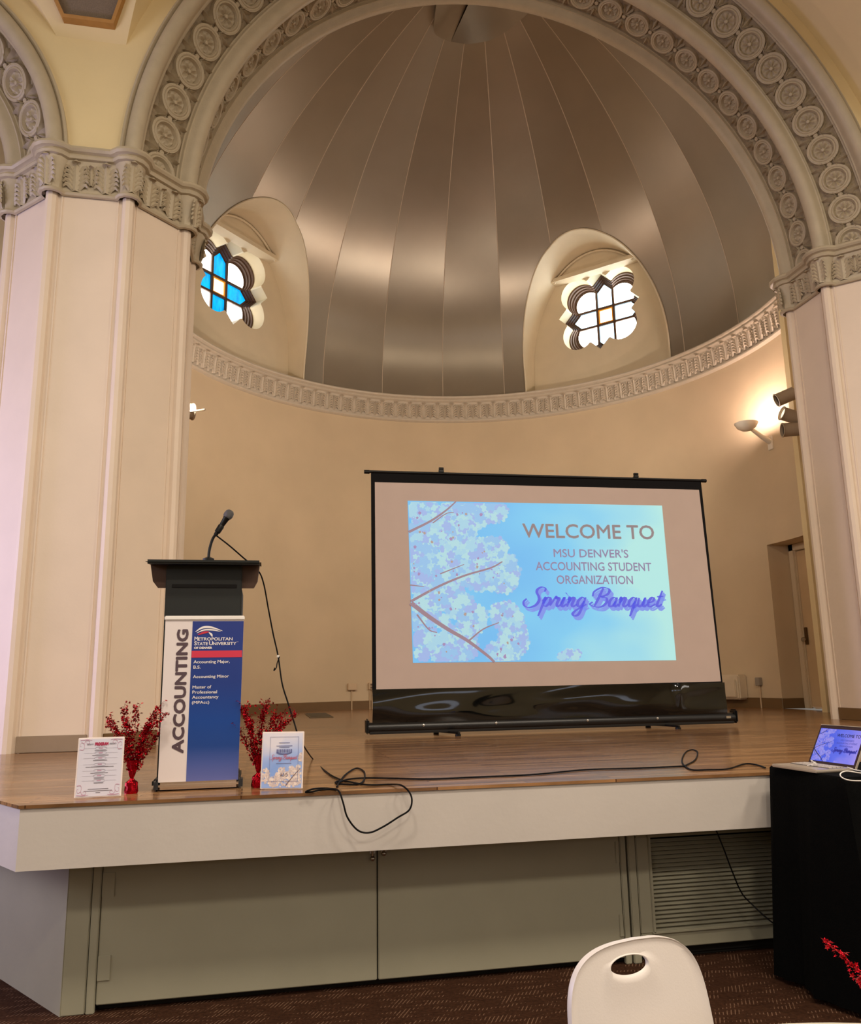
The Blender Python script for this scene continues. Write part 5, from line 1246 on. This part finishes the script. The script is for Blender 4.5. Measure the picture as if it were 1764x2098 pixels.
for j in range(13):
    v = j/12; rows.append([Vector(((i/12-.5)*0.44*(1-.06*v), -0.02-v*0.42, 0.43-0.02*math.sin(v*math.pi)+0.012*(2*i/12-1)**2+(0.05*(1-v*5)**2 if v < .2 else 0)-(0.03*((v-.85)/.15)**2 if v > .85 else 0))) for i in range(13)])
low = [[p-Vector((0, 0, 0.012)) for p in r] for r in rows]
seat.grid(rows); seat.grid(low, flip=True)
edge = [r[0] for r in rows]+rows[-1][1:]+[r[-1] for r in rows[::-1]][1:]+rows[0][::-1][1:-1]; edl = [p-Vector((0, 0, 0.012)) for p in edge]
seat.grid([edge, edl], True)
part('seat', seat, MATS['white chair plastic'], chair, 50)
for sx in (-1, 1):
    part('frame', MB().tube(crom([(sx*.19, -.40, .0), (sx*.20, -.36, .25), (sx*.2, -.34, .41), (sx*.2, -.10, .41), (sx*.2, .0, .43), (sx*.195, .015, .55), (sx*.17, .03, .60)], 6), .011, 8), M_STEEL, chair)
    part('leg', MB().tube([(sx*.2, -.08, .41), (sx*.215, .06, .0)], .011, 8), M_STEEL, chair)
TC = Vector((-1.56, -2.90, FLOOR)); TR = 0.765
tb = thing('round_table', 'white round table edge at the lower right corner of the picture', 'table', tuple(TC))
part('table_top', MB().lathe([(0.001, 0.64), (TR-0.02, 0.64), (TR-0.004, 0.647), (TR, 0.655), (TR-0.004, 0.666), (TR-0.012, 0.67), (TR-0.05, 0.67), (0.001, 0.67)], 96), mat('white table top', (226, 220, 200), 0.3, var=0.05, scale=8), tb, 30)
part('pedestal', MB().lathe([(0.30, 0), (0.30, 0.015), (0.06, 0.05), (0.04, 0.08), (0.04, 0.60), (0.2, 0.64)], 32), M_STEEL, tb)
tz = FLOOR+0.67
sp3 = thing('star_spray', 'red foil star branch reaching in from the right edge before the black cloth', 'centerpiece', (-1.12, -2.62, tz), group='red foil star sprays')
part('foil_base', MB().lathe([(.001, 0), (.03, 0.0), (.031, .04), (.012, .065), (.02, .1), (.028, .15), (.02, .12), (.008, .08)], 18), M_FOIL, sp3)
rng = random.Random(5); wires = MB(); stars = MB()
tipw = [ony(p[0], p[1], yy) - Vector((-1.12, -2.62, tz)) for p, yy in (((1800, 2030), -2.50), ((1764, 1994), -2.46), ((1735, 1965), -2.42), ((1712, 1945), -2.40), ((1686, 1924), -2.37))]
P = crom([(0, 0, .09)] + tipw, 7); wires.tube(P, 0.0014, 5)
for p in P[8:]:
    for k in range(2): star_poly(stars, p+Vector((rng.uniform(-.008, .008), rng.uniform(-.008, .008), rng.uniform(-.008, .008))), 0.006*(.5+.7*rng.random()), rng)
for dx, dy, h in ((.05, .05, .3), (.1, 0, .28), (0, -.06, .3), (.08, -.05, .26)):
    P2 = crom([(0, 0, .09), (dx*.4, dy*.4, .09+h*.5), (dx, dy, .09+h)], 8); wires.tube(P2, .0014, 5)
    for p in P2[6:]:
        for k in range(3): star_poly(stars, p+Vector((rng.uniform(-.015, .015), rng.uniform(-.015, .015), rng.uniform(-.01, .01))), 0.006, rng)
part('wire_stems', wires, M_FOIL, sp3); o = part('star_garland', stars, M_FOIL, sp3, None); o['kind'] = 'stuff'
